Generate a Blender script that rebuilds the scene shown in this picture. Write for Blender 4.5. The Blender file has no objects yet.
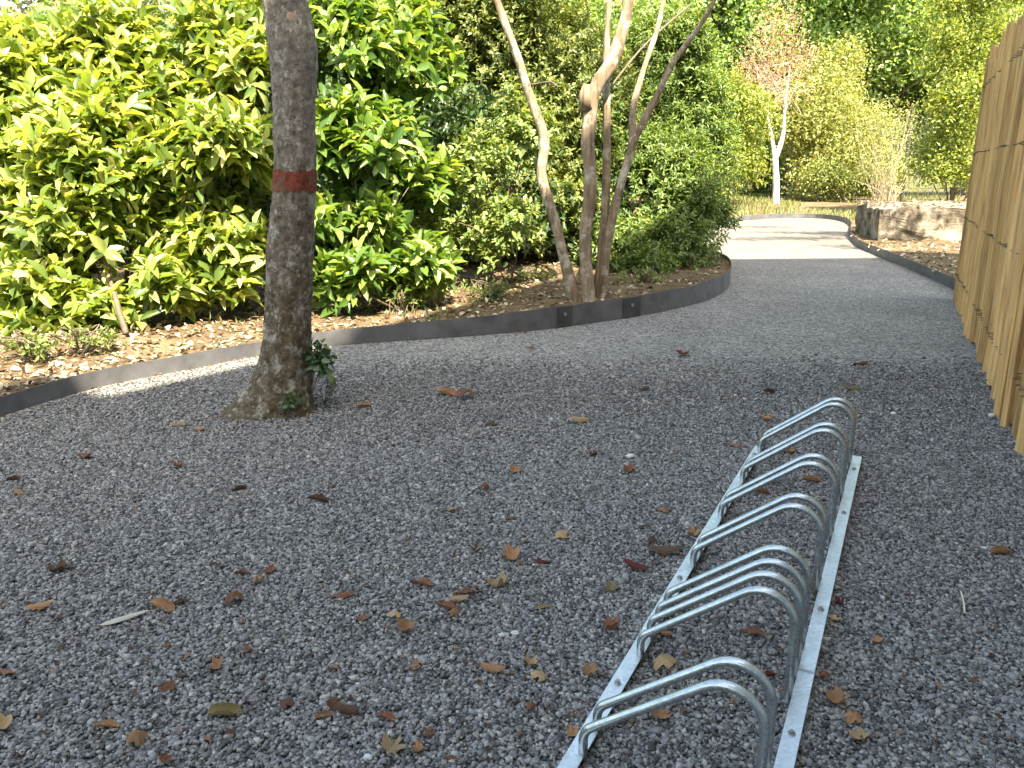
import bpy, math, random
import numpy as np
from mathutils import Vector, noise, geometry
rng = np.random.default_rng(7); random.seed(7)
sc = bpy.context.scene
COL = sc.collection
R = math.radians
F, P, H = 800.0, R(14.9), 1.1
def ray(u, v):
    x = (u-512)/F; yc = -(v-384)/F
    return (x, math.cos(P)+yc*math.sin(P), -math.sin(P)+yc*math.cos(P))
def gp(u, v, z=0.0):                     # picture point on the ground
    r = ray(u, v); t = (z-H)/r[2]; return (r[0]*t, r[1]*t, z)
def pt(u, v, y):                         # picture point at a distance
    r = ray(u, v); t = y/r[1]; return (r[0]*t, y, H+r[2]*t)
def pxm(y, z=1.0):                       # metres per pixel there
    return (y*math.cos(P)-(z-H)*math.sin(P))/F
# ------------------------------------------------------------------ objects
def tag(o, label=None, cat=None, group=None, kind=None):
    if label: o['label'] = label
    if cat: o['category'] = cat
    if group: o['group'] = group
    if kind: o['kind'] = kind
    return o
def empty(name, loc, label, cat, group=None):
    o = bpy.data.objects.new(name, None); COL.objects.link(o); o.location = loc
    o.empty_display_size = .1
    return tag(o, label, cat, group)
def link(name, me, m, parent=None, smooth=False):
    if m: me.materials.append(m)
    o = bpy.data.objects.new(name, me); COL.objects.link(o)
    if parent:
        o.parent = parent
        o.matrix_parent_inverse.identity()
        # geometry is written in world space: move it into the parent's frame
        l = parent.location
        me.transform(__import__('mathutils').Matrix.Translation((-l[0], -l[1], -l[2])))
    if smooth: me.shade_smooth()
    return o
def npmesh(name, V, loops, starts):
    me = bpy.data.meshes.new(name)
    me.vertices.add(len(V)); me.vertices.foreach_set('co', np.asarray(V, np.float32).ravel())
    me.loops.add(len(loops)); me.loops.foreach_set('vertex_index', np.asarray(loops, np.int32))
    me.polygons.add(len(starts)); me.polygons.foreach_set('loop_start', np.asarray(starts, np.int32))
    me.update(calc_edges=True); me.validate()
    return me
def pymesh(name, V, Fs):
    me = bpy.data.meshes.new(name); me.from_pydata([tuple(v) for v in V], [], Fs); me.update(); return me
class MB:
    def __init__(s): s.V = []; s.F = []
    def add(s, V, Fs):
        n = len(s.V); s.V += [tuple(v) for v in V]; s.F += [tuple(i+n for i in f) for f in Fs]; return s
    def box(s, c, size, rz=0.0, ry=0.0):
        V = []
        for x in (-.5, .5):
            for y in (-.5, .5):
                for z in (-.5, .5):
                    p = Vector((x*size[0], y*size[1], z*size[2]))
                    if ry: p.rotate(__import__('mathutils').Euler((0, ry, 0)))
                    if rz: p.rotate(__import__('mathutils').Euler((0, 0, rz)))
                    V.append((p.x+c[0], p.y+c[1], p.z+c[2]))
        return s.add(V, [(0,1,3,2),(4,6,7,5),(0,4,5,1),(2,3,7,6),(0,2,6,4),(1,5,7,3)])
    def tube(s, pts, rad, n=8, cap=True, wob=0.0, seed=0):
        pts = [Vector(p) for p in pts]; k = len(pts)
        if not hasattr(rad, '__len__'): rad = [rad]*k
        V = []; Fs = []; up = None
        for i, p in enumerate(pts):
            t = (pts[min(i+1, k-1)]-pts[max(i-1, 0)]).normalized()
            if up is None:
                up = Vector((0, 1, 0)) if abs(t.y) < .8 else Vector((1, 0, 0))
            a = (up - t*up.dot(t)).normalized(); up = a; b = t.cross(a)
            for j in range(n):
                th = 2*math.pi*j/n; r = rad[i]
                d = a*math.cos(th)+b*math.sin(th)
                if wob: r *= 1+wob*noise.noise(Vector((p.x*6+d.x*1.5+seed, p.y*6+d.y*1.5, p.z*5)))
                V.append(p+d*r)
        for i in range(k-1):
            for j in range(n):
                j2 = (j+1) % n
                Fs.append((i*n+j, i*n+j2, (i+1)*n+j2, (i+1)*n+j))
        if cap:
            Fs.append(tuple(range(n))[::-1]); Fs.append(tuple((k-1)*n+j for j in range(n)))
        return s.add(V, Fs)
    def build(s, name, m, parent=None, smooth=False): return link(name, pymesh(name, s.V, s.F), m, parent, smooth)
def spline(pts, n=6):
    pts = [np.array(p, float) for p in pts]; out = []
    for i in range(len(pts)-1):
        p0 = pts[max(i-1, 0)]; p1 = pts[i]; p2 = pts[i+1]; p3 = pts[min(i+2, len(pts)-1)]
        for j in range(n):
            t = j/n
            out.append(.5*((2*p1)+(p2-p0)*t+(2*p0-5*p1+4*p2-p3)*t*t+(3*p1-p0-3*p2+p3)*t**3))
    out.append(pts[-1]); return out
# ------------------------------------------------------------------ materials
class NT:
    def __init__(s, name):
        s.m = bpy.data.materials.new(name); s.m.use_nodes = True; s.t = s.m.node_tree
        s.t.nodes.clear(); s.out = s.n('ShaderNodeOutputMaterial')
    def n(s, typ, **kw):
        nd = s.t.nodes.new(typ)
        for k, v in kw.items():
            if k.startswith('i_'):
                key = k[2:].replace('_', ' ')
                nd.inputs[int(key) if key.isdigit() else key].default_value = v
            else: setattr(nd, k, v)
        return nd
    def l(s, a, b): s.t.links.new(a, b)
    def coord(s, scale=(1, 1, 1)):
        tc = s.n('ShaderNodeTexCoord'); mp = s.n('ShaderNodeMapping'); mp.inputs['Scale'].default_value = scale
        s.l(tc.outputs['Object'], mp.inputs['Vector']); return mp.outputs['Vector']
    def noise(s, vec, scale, detail=4, rough=.6):
        nd = s.n('ShaderNodeTexNoise'); nd.inputs['Scale'].default_value = scale
        nd.inputs['Detail'].default_value = detail; nd.inputs['Roughness'].default_value = rough
        if vec is not None: s.l(vec, nd.inputs['Vector'])
        return nd.outputs['Fac']
    def ramp(s, fac, stops, interp='LINEAR'):
        r = s.n('ShaderNodeValToRGB'); cr = r.color_ramp; cr.interpolation = interp
        while len(cr.elements) < len(stops): cr.elements.new(.5)
        for e, (p, c) in zip(cr.elements, stops):
            e.position = p; e.color = (*c, 1) if len(c) == 3 else c
        s.l(fac, r.inputs['Fac']); return r.outputs['Color']
    def mix(s, fac, a, b, mode='MIX'):
        m = s.n('ShaderNodeMix', data_type='RGBA', blend_type=mode)
        for sock, val in ((m.inputs[0], fac), (m.inputs[6], a), (m.inputs[7], b)):
            if hasattr(val, 'links'): s.l(val, sock)
            elif isinstance(val, (int, float)): sock.default_value = val
            else: sock.default_value = (*val, 1)
        return m.outputs[2]
    def bump(s, h, strength=.5, dist=.01, normal=None):
        b = s.n('ShaderNodeBump'); b.inputs['Strength'].default_value = strength; b.inputs['Distance'].default_value = dist
        s.l(h, b.inputs['Height'])
        if normal: s.l(normal, b.inputs['Normal'])
        return b.outputs['Normal']
    def bsdf(s, color, rough=.6, metal=0.0, normal=None, spec=.5):
        b = s.n('ShaderNodeBsdfPrincipled')
        for sock, val in ((b.inputs['Base Color'], color), (b.inputs['Roughness'], rough)):
            if hasattr(val, 'links'): s.l(val, sock)
            elif isinstance(val, (int, float)): sock.default_value = val
            else: sock.default_value = (*val, 1)
        b.inputs['Metallic'].default_value = metal; b.inputs['Specular IOR Level'].default_value = spec
        if normal: s.l(normal, b.inputs['Normal'])
        return b.outputs[0]
    def done(s, sh): s.l(sh, s.out.inputs['Surface']); return s.m
def leaf_mat(name, stops, trans=.35, rough=.4, spec=.45, tint=(1.25, 1.15, .45)):
    t = NT(name); g = t.n('ShaderNodeNewGeometry')
    c = t.ramp(g.outputs['Random Per Island'], stops)
    hs = t.n('ShaderNodeHueSaturation'); hs.inputs['Saturation'].default_value = .9; t.l(c, hs.inputs['Color']); c = hs.outputs[0]
    sf = t.bsdf(c, rough, 0, None, spec)
    tr = t.n('ShaderNodeBsdfTranslucent'); t.l(t.mix(1.0, c, tint, 'MULTIPLY'), tr.inputs['Color'])
    mx = t.n('ShaderNodeMixShader'); mx.inputs[0].default_value = trans
    t.l(sf, mx.inputs[1]); t.l(tr.outputs[0], mx.inputs[2])
    return t.done(mx.outputs[0])
def plain_mat(name, c1, c2, scale=8, rough=.7, metal=0, bump=.3, bd=.01, stretch=(1, 1, 1), spec=.5):
    t = NT(name); v = t.coord(stretch); nz = t.noise(v, scale, 6)
    c = t.ramp(nz, [(.3, c1), (.7, c2)])
    return t.done(t.bsdf(c, rough, metal, t.bump(t.noise(v, scale*3, 6), bump, bd), spec))
GRAVEL_STOPS = [(0, (.035, .035, .037)), (.3, (.095, .095, .099)), (.6, (.16, .16, .165)), (.9, (.22, .218, .218)), (.99, (.28, .275, .265)), (1, (.36, .35, .33))]
GRAVEL_STOPS = [(p, (c[0]*1.045, c[1]*1.01, c[2]*.965)) for p, c in GRAVEL_STOPS]
STONE_STOPS = [(p, tuple(min(.5, x*1.48) for x in c)) for p, c in GRAVEL_STOPS]
def gravel_sheet():
    t = NT('gravel_sheet'); tc = t.n('ShaderNodeTexCoord'); v = tc.outputs['Object']
    wn = t.n('ShaderNodeTexNoise'); wn.inputs['Scale'].default_value = 60; t.l(v, wn.inputs['Vector'])
    vv = t.mix(.006, v, wn.outputs['Color'], 'ADD')
    vo = t.n('ShaderNodeTexVoronoi', voronoi_dimensions='2D'); vo.inputs['Scale'].default_value = 95; t.l(vv, vo.inputs['Vector'])
    ve = t.n('ShaderNodeTexVoronoi', voronoi_dimensions='2D', feature='DISTANCE_TO_EDGE'); ve.inputs['Scale'].default_value = 95; t.l(vv, ve.inputs['Vector'])
    sp = t.n('ShaderNodeSeparateColor'); t.l(vo.outputs['Color'], sp.inputs[0])
    c = t.ramp(sp.outputs[0], GRAVEL_STOPS)
    big = t.ramp(t.noise(v, 1.3, 5), [(.3, (1.85, 1.85, 1.85)), (.7, (2.5, 2.48, 2.44))])
    c = t.mix(1.0, c, big, 'MULTIPLY')
    dirt = t.ramp(t.noise(v, 3.1, 6, .7), [(.56, (0, 0, 0)), (.75, (.5, .5, .5))])
    c = t.mix(dirt, c, (.13, .105, .08))
    sy = t.n('ShaderNodeSeparateXYZ'); t.l(v, sy.inputs[0]); mr = t.n('ShaderNodeMapRange'); t.l(sy.outputs['Y'], mr.inputs[0])
    mr.inputs[1].default_value = 6; mr.inputs[2].default_value = 13; mr.inputs[3].default_value = 0; mr.inputs[4].default_value = .8
    fm = t.n('ShaderNodeMath', operation='MULTIPLY'); t.l(mr.outputs[0], fm.inputs[0]); t.l(t.ramp(t.noise(v, 2.3, 7, .75), [(.3, (.35, .35, .35)), (.65, (1, 1, 1))]), fm.inputs[1])
    c = t.mix(fm.outputs[0], c, t.ramp(t.noise(v, 45, 5, .8), [(.3, (.13, .105, .085)), (.7, (.29, .255, .22))]))
    hgt = t.n('ShaderNodeMath', operation='MINIMUM'); t.l(ve.outputs['Distance'], hgt.inputs[0]); hgt.inputs[1].default_value = .28
    h2 = t.n('ShaderNodeMath', operation='MULTIPLY_ADD'); t.l(sp.outputs[1], h2.inputs[0]); h2.inputs[1].default_value = .35; t.l(hgt.outputs[0], h2.inputs[2])
    nm = t.bump(h2.outputs[0], 1.0, .02)
    return t.done(t.bsdf(c, .8, 0, nm, .3))
def gravel_stone():
    t = NT('gravel_stone'); g = t.n('ShaderNodeNewGeometry')
    c = t.ramp(g.outputs['Random Per Island'], STONE_STOPS)
    v = t.coord(); c = t.mix(.5, c, t.ramp(t.noise(v, 500, 2), [(.3, (.5, .5, .52)), (.7, (1.2, 1.2, 1.2))]), 'MULTIPLY')
    return t.done(t.bsdf(c, .75, 0, None, .35))
def soil_mat():
    t = NT('bed_soil'); v = t.coord(); a = t.noise(v, 3, 6, .7); b = t.noise(v, 40, 6, .7)
    c = t.ramp(b, [(.3, (.05, .034, .022)), (.55, (.15, .105, .065)), (.75, (.32, .25, .16))])
    c = t.mix(t.ramp(a, [(.45, (0, 0, 0)), (.65, (.6, .6, .6))]), c, (.26, .21, .13))
    return t.done(t.bsdf(c, .95, 0, t.bump(b, .9, .03), .1))
def ground_mat():
    t = NT('meadow_ground'); v = t.coord(); a = t.noise(v, .6, 6, .7); b = t.noise(v, 25, 6, .7)
    c = t.ramp(a, [(.35, (.06, .085, .025)), (.6, (.16, .13, .07))])
    c = t.mix(.5, c, t.ramp(b, [(.3, (.35, .35, .35)), (.7, (1.3, 1.3, 1.2))]), 'MULTIPLY')
    return t.done(t.bsdf(c, .95, 0, t.bump(b, .8, .04), .1))
def bark_mat(name, c1, c2, lichen, moss=None, scale=22, stretch=(1, 1, .35), lich=(.62, .72), bd=.015):
    t = NT(name); v = t.coord(stretch); a = t.noise(v, scale, 8, .7); b = t.noise(t.coord(), 9, 6, .7)
    c = t.ramp(a, [(.32, c1), (.66, c2)])
    c = t.mix(t.ramp(b, [(lich[0], (0, 0, 0)), (lich[1], (.75, .75, .75))]), c, lichen)
    if moss:
        w = t.n('ShaderNodeSeparateXYZ'); tc = t.n('ShaderNodeTexCoord'); t.l(tc.outputs['Object'], w.inputs[0])
        mr = t.n('ShaderNodeMapRange'); t.l(w.outputs['Z'], mr.inputs['Value'])
        mr.inputs[1].default_value = 1.3; mr.inputs[2].default_value = .1; mr.inputs[3].default_value = 0; mr.inputs[4].default_value = .75
        f = t.n('ShaderNodeMath', operation='MULTIPLY'); t.l(mr.outputs[0], f.inputs[0])
        t.l(t.ramp(t.noise(t.coord(), 6, 6, .75), [(.38, (0, 0, 0)), (.6, (1, 1, 1))]), f.inputs[1])
        c = t.mix(f.outputs[0], c, moss)
        m2 = t.n('ShaderNodeMapRange'); t.l(w.outputs['Z'], m2.inputs['Value']); m2.inputs[1].default_value = .55; m2.inputs[2].default_value = 1.5; m2.inputs[3].default_value = 0; m2.inputs[4].default_value = .8
        c = t.mix(m2.outputs[0], c, t.mix(1.0, t.ramp(a, [(.3, (.5, .5, .5)), (.66, (1.5, 1.5, 1.5))]), (.24, .205, .175), 'MULTIPLY'))
        c = t.mix(t.ramp(t.noise(t.coord((1, 1, .8)), 22, 6, .75), [(.53, (0, 0, 0)), (.63, (.8, .8, .8))]), c, lichen)
    return t.done(t.bsdf(c, .9, 0, t.bump(a, .9, bd), .2))
def wood_mat():
    t = NT('chestnut_stake'); oi = t.n('ShaderNodeObjectInfo')
    tc = t.n('ShaderNodeTexCoord'); mp = t.n('ShaderNodeMapping'); mp.inputs['Scale'].default_value = (30, 30, 1.6)
    t.l(tc.outputs['Object'], mp.inputs['Vector'])
    ad = t.n('ShaderNodeVectorMath', operation='ADD'); t.l(mp.outputs[0], ad.inputs[0])
    ml = t.n('ShaderNodeMath', operation='MULTIPLY'); t.l(oi.outputs['Random'], ml.inputs[0]); ml.inputs[1].default_value = 90
    t.l(ml.outputs[0], ad.inputs[1])
    a = t.noise(ad.outputs[0], 1.6, 7, .62); b = t.noise(ad.outputs[0], .5, 3)
    c = t.ramp(a, [(.28, (.24, .14, .07)), (.48, (.6, .37, .155)), (.72, (.8, .54, .25))])
    c = t.mix(1.0, c, t.ramp(oi.outputs['Random'], [(0, (.58, .55, .5)), (.35, (.92, .88, .82)), (.7, (1, .98, .94)), (1, (1.15, 1.13, 1.12))]), 'MULTIPLY')
    c = t.mix(t.ramp(b, [(.55, (0, 0, 0)), (.75, (.4, .4, .4))]), c, (.26, .2, .14))
    return t.done(t.bsdf(c, .75, 0, t.bump(a, .7, .006), .25))
def zinc_mat(name, tint=(.62, .655, .67), rough=.34):
    t = NT(name); v = t.coord(); a = t.noise(v, 14, 5); b = t.noise(v, 90, 4)
    c = t.ramp(a, [(.3, tuple(x*.78 for x in tint)), (.7, tint)])
    vo = t.n('ShaderNodeTexVoronoi'); vo.inputs['Scale'].default_value = 130; t.l(v, vo.inputs['Vector']); sp = t.n('ShaderNodeSeparateColor'); t.l(vo.outputs['Color'], sp.inputs[0])
    c = t.mix(1.0, c, t.ramp(sp.outputs[0], [(0, (.86, .86, .87)), (1, (1.06, 1.06, 1.05))]), 'MULTIPLY')
    r = t.ramp(b, [(.3, (rough-.08,)*3), (.7, (rough+.12,)*3)])
    return t.done(t.bsdf(c, r, .88, None))
M = {}
M['sheet'] = gravel_sheet(); M['stone'] = gravel_stone(); M['soil'] = soil_mat(); M['ground'] = ground_mat()
M['bark'] = bark_mat('brown_bark', (.032, .023, .016), (.26, .205, .155), (.5, .48, .43), (.085, .06, .022), 34, (1, 1, .9), (.54, .64), .035)
M['smooth_bark'] = bark_mat('peeling_bark', (.10, .065, .042), (.33, .255, .18), (.5, .46, .39), None, 26, (1, 1, .13), (.5, .62), .016)
M['white_bark'] = bark_mat('white_bark', (.5, .47, .42), (.75, .72, .66), (.8, .78, .74), None, 9, (1, 1, 1), (.5, .6), .004)
M['twig'] = plain_mat('dark_twig', (.07, .05, .035), (.17, .13, .09), 20)
def paint():
    t = NT('faded_red_paint'); a = t.noise(t.coord((1, 1, .8)), 34, 8, .7); b = t.noise(t.coord(), 18, 7, .75)
    c = t.ramp(a, [(.3, (.11, .028, .02)), (.65, (.31, .075, .045))])
    c = t.mix(t.ramp(b, [(.5, (0, 0, 0)), (.6, (.85, .85, .85))]), c, (.13, .1, .075))
    return t.done(t.bsdf(c, .85, 0, t.bump(a, .9, .03), .2))
M['paint'] = paint()
M['scar'] = plain_mat('cut_wood', (.26, .17, .12), (.42, .31, .24), 30, .85)
def steel():
    t = NT('weathered_steel'); v = t.coord(); a = t.noise(v, 7, 6); b = t.noise(v, 16, 7, .75)
    c = t.ramp(a, [(.3, (.07, .071, .08)), (.7, (.145, .145, .155))])
    c = t.mix(t.ramp(b, [(.6, (0, 0, 0)), (.72, (.6, .6, .6))]), c, (.19, .165, .14))
    g = t.n('ShaderNodeNewGeometry'); sp = t.n('ShaderNodeSeparateXYZ'); t.l(g.outputs['True Normal'], sp.inputs[0])
    ab = t.n('ShaderNodeMath', operation='ABSOLUTE'); t.l(sp.outputs['Z'], ab.inputs[0])
    c = t.mix(ab.outputs[0], c, t.ramp(b, [(.35, (.09, .045, .025)), (.65, (.2, .11, .06))]))
    return t.done(t.bsdf(c, .6, .2, t.bump(b, .2, .004)))
M['steel'] = steel()
M['steel_dark'] = plain_mat('dark_steel_plate', (.04, .04, .043), (.075, .075, .08), 12, .6, .3, .1, .003)
M['zinc'] = zinc_mat('galvanised_steel', (.53, .585, .61), .28); M['zinc_rail'] = zinc_mat('galvanised_rail', (.72, .78, .81), .4)
M['bolt'] = plain_mat('bolt_steel', (.25, .26, .27), (.4, .4, .4), 50, .4, .8)
M['wood'] = wood_mat(); M['wire'] = plain_mat('rusty_wire', (.07, .06, .05), (.14, .11, .09), 60, .6, .6)
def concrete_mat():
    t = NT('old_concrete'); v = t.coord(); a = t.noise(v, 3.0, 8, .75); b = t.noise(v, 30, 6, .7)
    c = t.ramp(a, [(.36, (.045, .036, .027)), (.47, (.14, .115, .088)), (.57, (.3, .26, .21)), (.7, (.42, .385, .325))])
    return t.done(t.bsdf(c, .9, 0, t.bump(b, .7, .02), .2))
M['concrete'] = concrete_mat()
M['render'] = plain_mat('wall_render', (.55, .52, .46), (.62, .59, .53), 3, .9)
M['tile'] = plain_mat('roof_tile', (.2, .09, .06), (.32, .15, .1), 6, .85)
M['glass'] = plain_mat('window_glass', (.03, .035, .04), (.04, .045, .05), 2, .08)
M['white'] = plain_mat('white_frame', (.7, .7, .68), (.78, .78, .76), 5, .5)
M['laurel'] = leaf_mat('laurel_leaf', [(0, (.075, .14, .022)), (.3, (.16, .245, .035)), (.6, (.28, .37, .06)), (.88, (.44, .49, .15)), (1, (.6, .57, .28))], .48, .36, .5)
M['laurel_dark'] = leaf_mat('dark_laurel_leaf', [(0, (.05, .12, .018)), (.5, (.13, .24, .035)), (.8, (.23, .35, .06)), (1, (.42, .5, .17))], .46, .3, .5)
M['privet'] = leaf_mat('privet_leaf', [(0, (0.098, 0.168, 0.042)), (.5, (0.182, 0.266, 0.056)), (1, (0.336, 0.392, 0.126))], .35, .4)
M['olive'] = leaf_mat('olive_green_leaf', [(0, (0.095, 0.142, 0.038)), (.5, (0.180, 0.237, 0.057)), (1, (0.361, 0.380, 0.114))], .35, .45)
M['bamboo'] = leaf_mat('narrow_green_leaf', [(0, (0.072, 0.138, 0.032)), (.5, (0.131, 0.217, 0.041)), (1, (0.246, 0.319, 0.072))], .35, .4)
M['yellow'] = leaf_mat('yellow_green_leaf', [(0, (.13, .2, .03)), (.5, (.24, .32, .05)), (1, (.40, .43, .11))], .45, .45)
M['golden'] = leaf_mat('golden_leaf', [(0, (.16, .2, .05)), (.5, (.3, .34, .1)), (1, (.46, .45, .18))], .42, .5)
M['tree_green'] = leaf_mat('tree_leaf', [(0, (.12, .22, .06)), (.5, (.22, .36, .1)), (1, (.38, .5, .2))], .48, .45)
M['tree_dark'] = leaf_mat('dark_tree_leaf', [(0, (.08, .15, .045)), (.5, (.15, .24, .07)), (1, (.26, .35, .12))], .42, .45)
M['tree_pale'] = leaf_mat('pale_tree_leaf', [(0, (.11, .14, .06)), (.5, (.19, .22, .1)), (1, (.32, .33, .18))], .4, .5)
M['russet'] = leaf_mat('russet_leaf', [(0, (.36, .17, .12)), (.5, (.48, .28, .22)), (1, (.56, .42, .33))], .4, .6)
M['pinktwig'] = plain_mat('pinkish_twig', (.4, .3, .25), (.55, .45, .38), 20)
M['dry'] = plain_mat('dry_twig', (.33, .27, .19), (.5, .43, .32), 20)
M['ivy'] = leaf_mat('ivy_and_shade_leaf', [(0, (.03, .07, .025)), (.6, (.06, .12, .04)), (1, (.13, .2, .07))], .25, .35)  # real ivy, and thickets whose deep shade is put into the leaf colour
M['grass'] = leaf_mat('grass_blade', [(0, (.16, .22, .06)), (.6, (.28, .34, .1)), (1, (.5, .46, .24))], .4, .5)
M['litter'] = leaf_mat('litter_leaf', [(0, (.07, .035, .02)), (.2, (.18, .1, .06)), (.45, (.34, .26, .16)), (.8, (.46, .385, .26)), (1, (.56, .5, .38))], .15, .7, .2, (1, .9, .7))
M['crumb'] = leaf_mat('leaf_crumb', [(0, (.05, .025, .015)), (.5, (.13, .065, .035)), (1, (.26, .15, .08))], .1, .8, .2, (1, .9, .7))
def dead(name, a, b):
    t = NT(name); oi = t.n('ShaderNodeObjectInfo'); v = t.coord()
    c = t.ramp(t.noise(v, 45, 5, .7), [(.3, a), (.7, b)])
    c = t.mix(1.0, c, t.ramp(oi.outputs['Random'], [(0, (.75, .75, .75)), (1, (1.2, 1.15, 1.1))]), 'MULTIPLY')
    tr = t.n('ShaderNodeBsdfTranslucent'); t.l(c, tr.inputs['Color']); mx = t.n('ShaderNodeMixShader'); mx.inputs[0].default_value = .15
    t.l(t.bsdf(c, .7, 0, t.bump(t.noise(v, 80, 4), .5, .004), .3), mx.inputs[1]); t.l(tr.outputs[0], mx.inputs[2])
    return t.done(mx.outputs[0])
M['r'] = dead('rust_dead_leaf', (.13, .055, .034), (.29, .13, .075)); M['b'] = dead('brown_dead_leaf', (.06, .035, .024), (.15, .085, .05))
M['t'] = dead('tan_dead_leaf', (.3, .2, .1), (.54, .4, .235)); M['o'] = dead('orange_dead_leaf', (.24, .12, .055), (.46, .27, .14))
M['d'] = dead('dark_red_dead_leaf', (.075, .018, .018), (.17, .04, .038)); M['v'] = dead('olive_dead_leaf', (.13, .11, .05), (.28, .22, .11))
M['pale'] = dead('pale_bark_strip', (.5, .48, .40), (.68, .66, .58)); M['quartz'] = plain_mat('white_stone', (.42, .42, .42), (.6, .6, .59), 30, .6)
# ------------------------------------------------------------------ leaves
def tmpl(ts, ws, fold, droop):
    V = [(ts[0], 0, 0)]
    for t, w in list(zip(ts, ws))[1:-1]:
        V += [(t, -w, fold*w*.6-droop*t*t), (t, 0, -droop*t*t), (t, w, fold*w*.6-droop*t*t)]
    V.append((ts[-1], 0, -droop)); k = len(ts)-2; Fs = [(0, 2, 1), (0, 3, 2)]
    for i in range(k-1):
        b = 1+3*i; Fs += [(b, b+1, b+4, b+3), (b+1, b+2, b+5, b+4)]
    b = 1+3*(k-1); e = len(V)-1; Fs += [(b, b+1, e), (b+1, b+2, e)]
    return np.array(V, float), Fs
T_BIG = tmpl([0, .18, .45, .75, 1], [0, .3, .5, .36, 0], .5, .22)
T_SMALL = (np.array([(0, 0, 0), (.45, -.5, .12), (1, 0, -.1), (.45, .5, .12)], float), [(0, 2, 1), (0, 3, 2)])
def norm(a): return a/np.maximum(np.linalg.norm(a, axis=-1, keepdims=True), 1e-9)
def leaf_mesh(name, Pn, D, N, L, W, T):
    V, Fs = T; D = norm(D); N = norm(N-(N*D).sum(1, keepdims=True)*D); B = np.cross(N, D)
    L = L[:, None, None]; W = W[:, None, None]
    X = Pn[:, None, :]+V[None, :, 0:1]*L*D[:, None, :]+V[None, :, 1:2]*W*B[:, None, :]+V[None, :, 2:3]*L*N[:, None, :]
    k = len(V); n = len(Pn); fl = np.array([i for f in Fs for i in f]); tot = np.array([len(f) for f in Fs])
    loops = (np.arange(n)[:, None]*k+fl[None, :]).ravel()
    st = np.concatenate([[0], np.cumsum(tot)[:-1]]); starts = (np.arange(n)[:, None]*len(fl)+st[None, :]).ravel()
    return npmesh(name, X.reshape(-1, 3), loops, starts)
def rdir(n): return norm(rng.normal(size=(n, 3)))
def shoots(lobes, n, rmin=.55, upb=.45, jit=.35):
    C = np.array([l[0] for l in lobes], float); Rr = np.array([l[1] for l in lobes], float)
    w = (Rr.prod(1))**.67; idx = rng.choice(len(lobes), n, p=w/w.sum())
    u = rdir(n); u[:, 2] = np.where((u[:, 2] < -.35), -u[:, 2], u[:, 2])
    r = np.sqrt(rng.uniform(rmin**2, 1.08, n))[:, None]
    p = C[idx]+u*Rr[idx]*r
    d = norm(norm(u/Rr[idx])+np.array([0, 0, upb])+rng.normal(size=(n, 3))*jit)
    return p, d
def foliage(name, lobes, n, per, slen, L, W, m, parent, T=T_BIG, th=(40, 78), rmin=.55, upb=.45, jit=.35, hang=0.0, floor=.12):
    p, d = shoots(lobes, n, rmin, upb, jit); k = p[:, 2] > floor; p, d = p[k], d[k]; n = len(p)
    a = norm(np.cross(d, rdir(n))); b = np.cross(d, a)
    i = np.arange(per); ph = (i*2.4)[None, :]+rng.uniform(0, 6.28, (n, 1))+rng.normal(size=(n, per))*.3
    t = (i/per)[None, :]; ang = np.radians(th[1]+(th[0]-th[1])*t+rng.normal(size=(n, per))*10)
    base = p[:, None, :]+d[:, None, :]*(slen*(t[..., None]-.5))
    side = a[:, None, :]*np.cos(ph)[..., None]+b[:, None, :]*np.sin(ph)[..., None]
    D = d[:, None, :]*np.cos(ang)[..., None]+side*np.sin(ang)[..., None]
    D[..., 2] -= hang
    N = d[:, None, :]+np.array([0, 0, .7])+rng.normal(size=(n, per, 3))*.25
    base = base.reshape(-1, 3); q = len(base)
    me = leaf_mesh(name, base, D.reshape(-1, 3), N.reshape(-1, 3), L*rng.uniform(.65, 1.2, q), W*rng.uniform(.75, 1.2, q), T)
    o = link(name, me, m, parent, T is T_BIG); o['_n'] = q; del o['_n']; return o, p
def clumps(name, lobes, n, per, spread, L, W, m, parent, rmin=.6, floor=.1, link_it=True):
    p, d = shoots(lobes, n, rmin, .2, .6); k = p[:, 2] > floor; p = p[k]; n = len(p)
    base = (p[:, None, :]+rng.normal(size=(n, per, 3))*spread).reshape(-1, 3); q = len(base)
    base[:, 2] = np.maximum(base[:, 2], floor)
    D = rdir(q)+np.array([0, 0, -.15]); N = rdir(q)*.8+np.array([0, 0, .9])
    me = leaf_mesh(name, base, D, N, L*rng.uniform(.6, 1.3, q), W*rng.uniform(.6, 1.3, q), T_SMALL)
    return link(name, me, m, parent), p
def lobe(u, v, y, ru, rv, dy):
    c = pt(u, v, y); s = pxm(y, c[2]); return (c, (ru*s, dy, rv*s))
def split(lobes, k=6, f=.46):
    out = []
    for c, rr in lobes:
        c = np.array(c); rr = np.array(rr); v = rr.prod()**(1/3)
        for i in range(k):
            u = rdir(1)[0]; u[2] = abs(u[2])*.9-.25 if i % 3 else u[2]
            q = rr*rng.uniform(.75, 1.25)*f*rng.uniform(.8, 1.25)
            out.append((c+u*rr*rng.uniform(.5, .85), q))
    return out
def branches(mb, base, targets, r0, r1=.004, n=6, bend=.15, fork=.45):
    for tg in targets:
        tg = Vector(tg); b = Vector(base); mid = b.lerp(tg, fork)+Vector((random.uniform(-1, 1), random.uniform(-1, 1), .6))*bend
        mb.tube(spline([b, mid, tg], 4), [r0+(r1-r0)*i/8 for i in range(9)], n)
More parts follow.
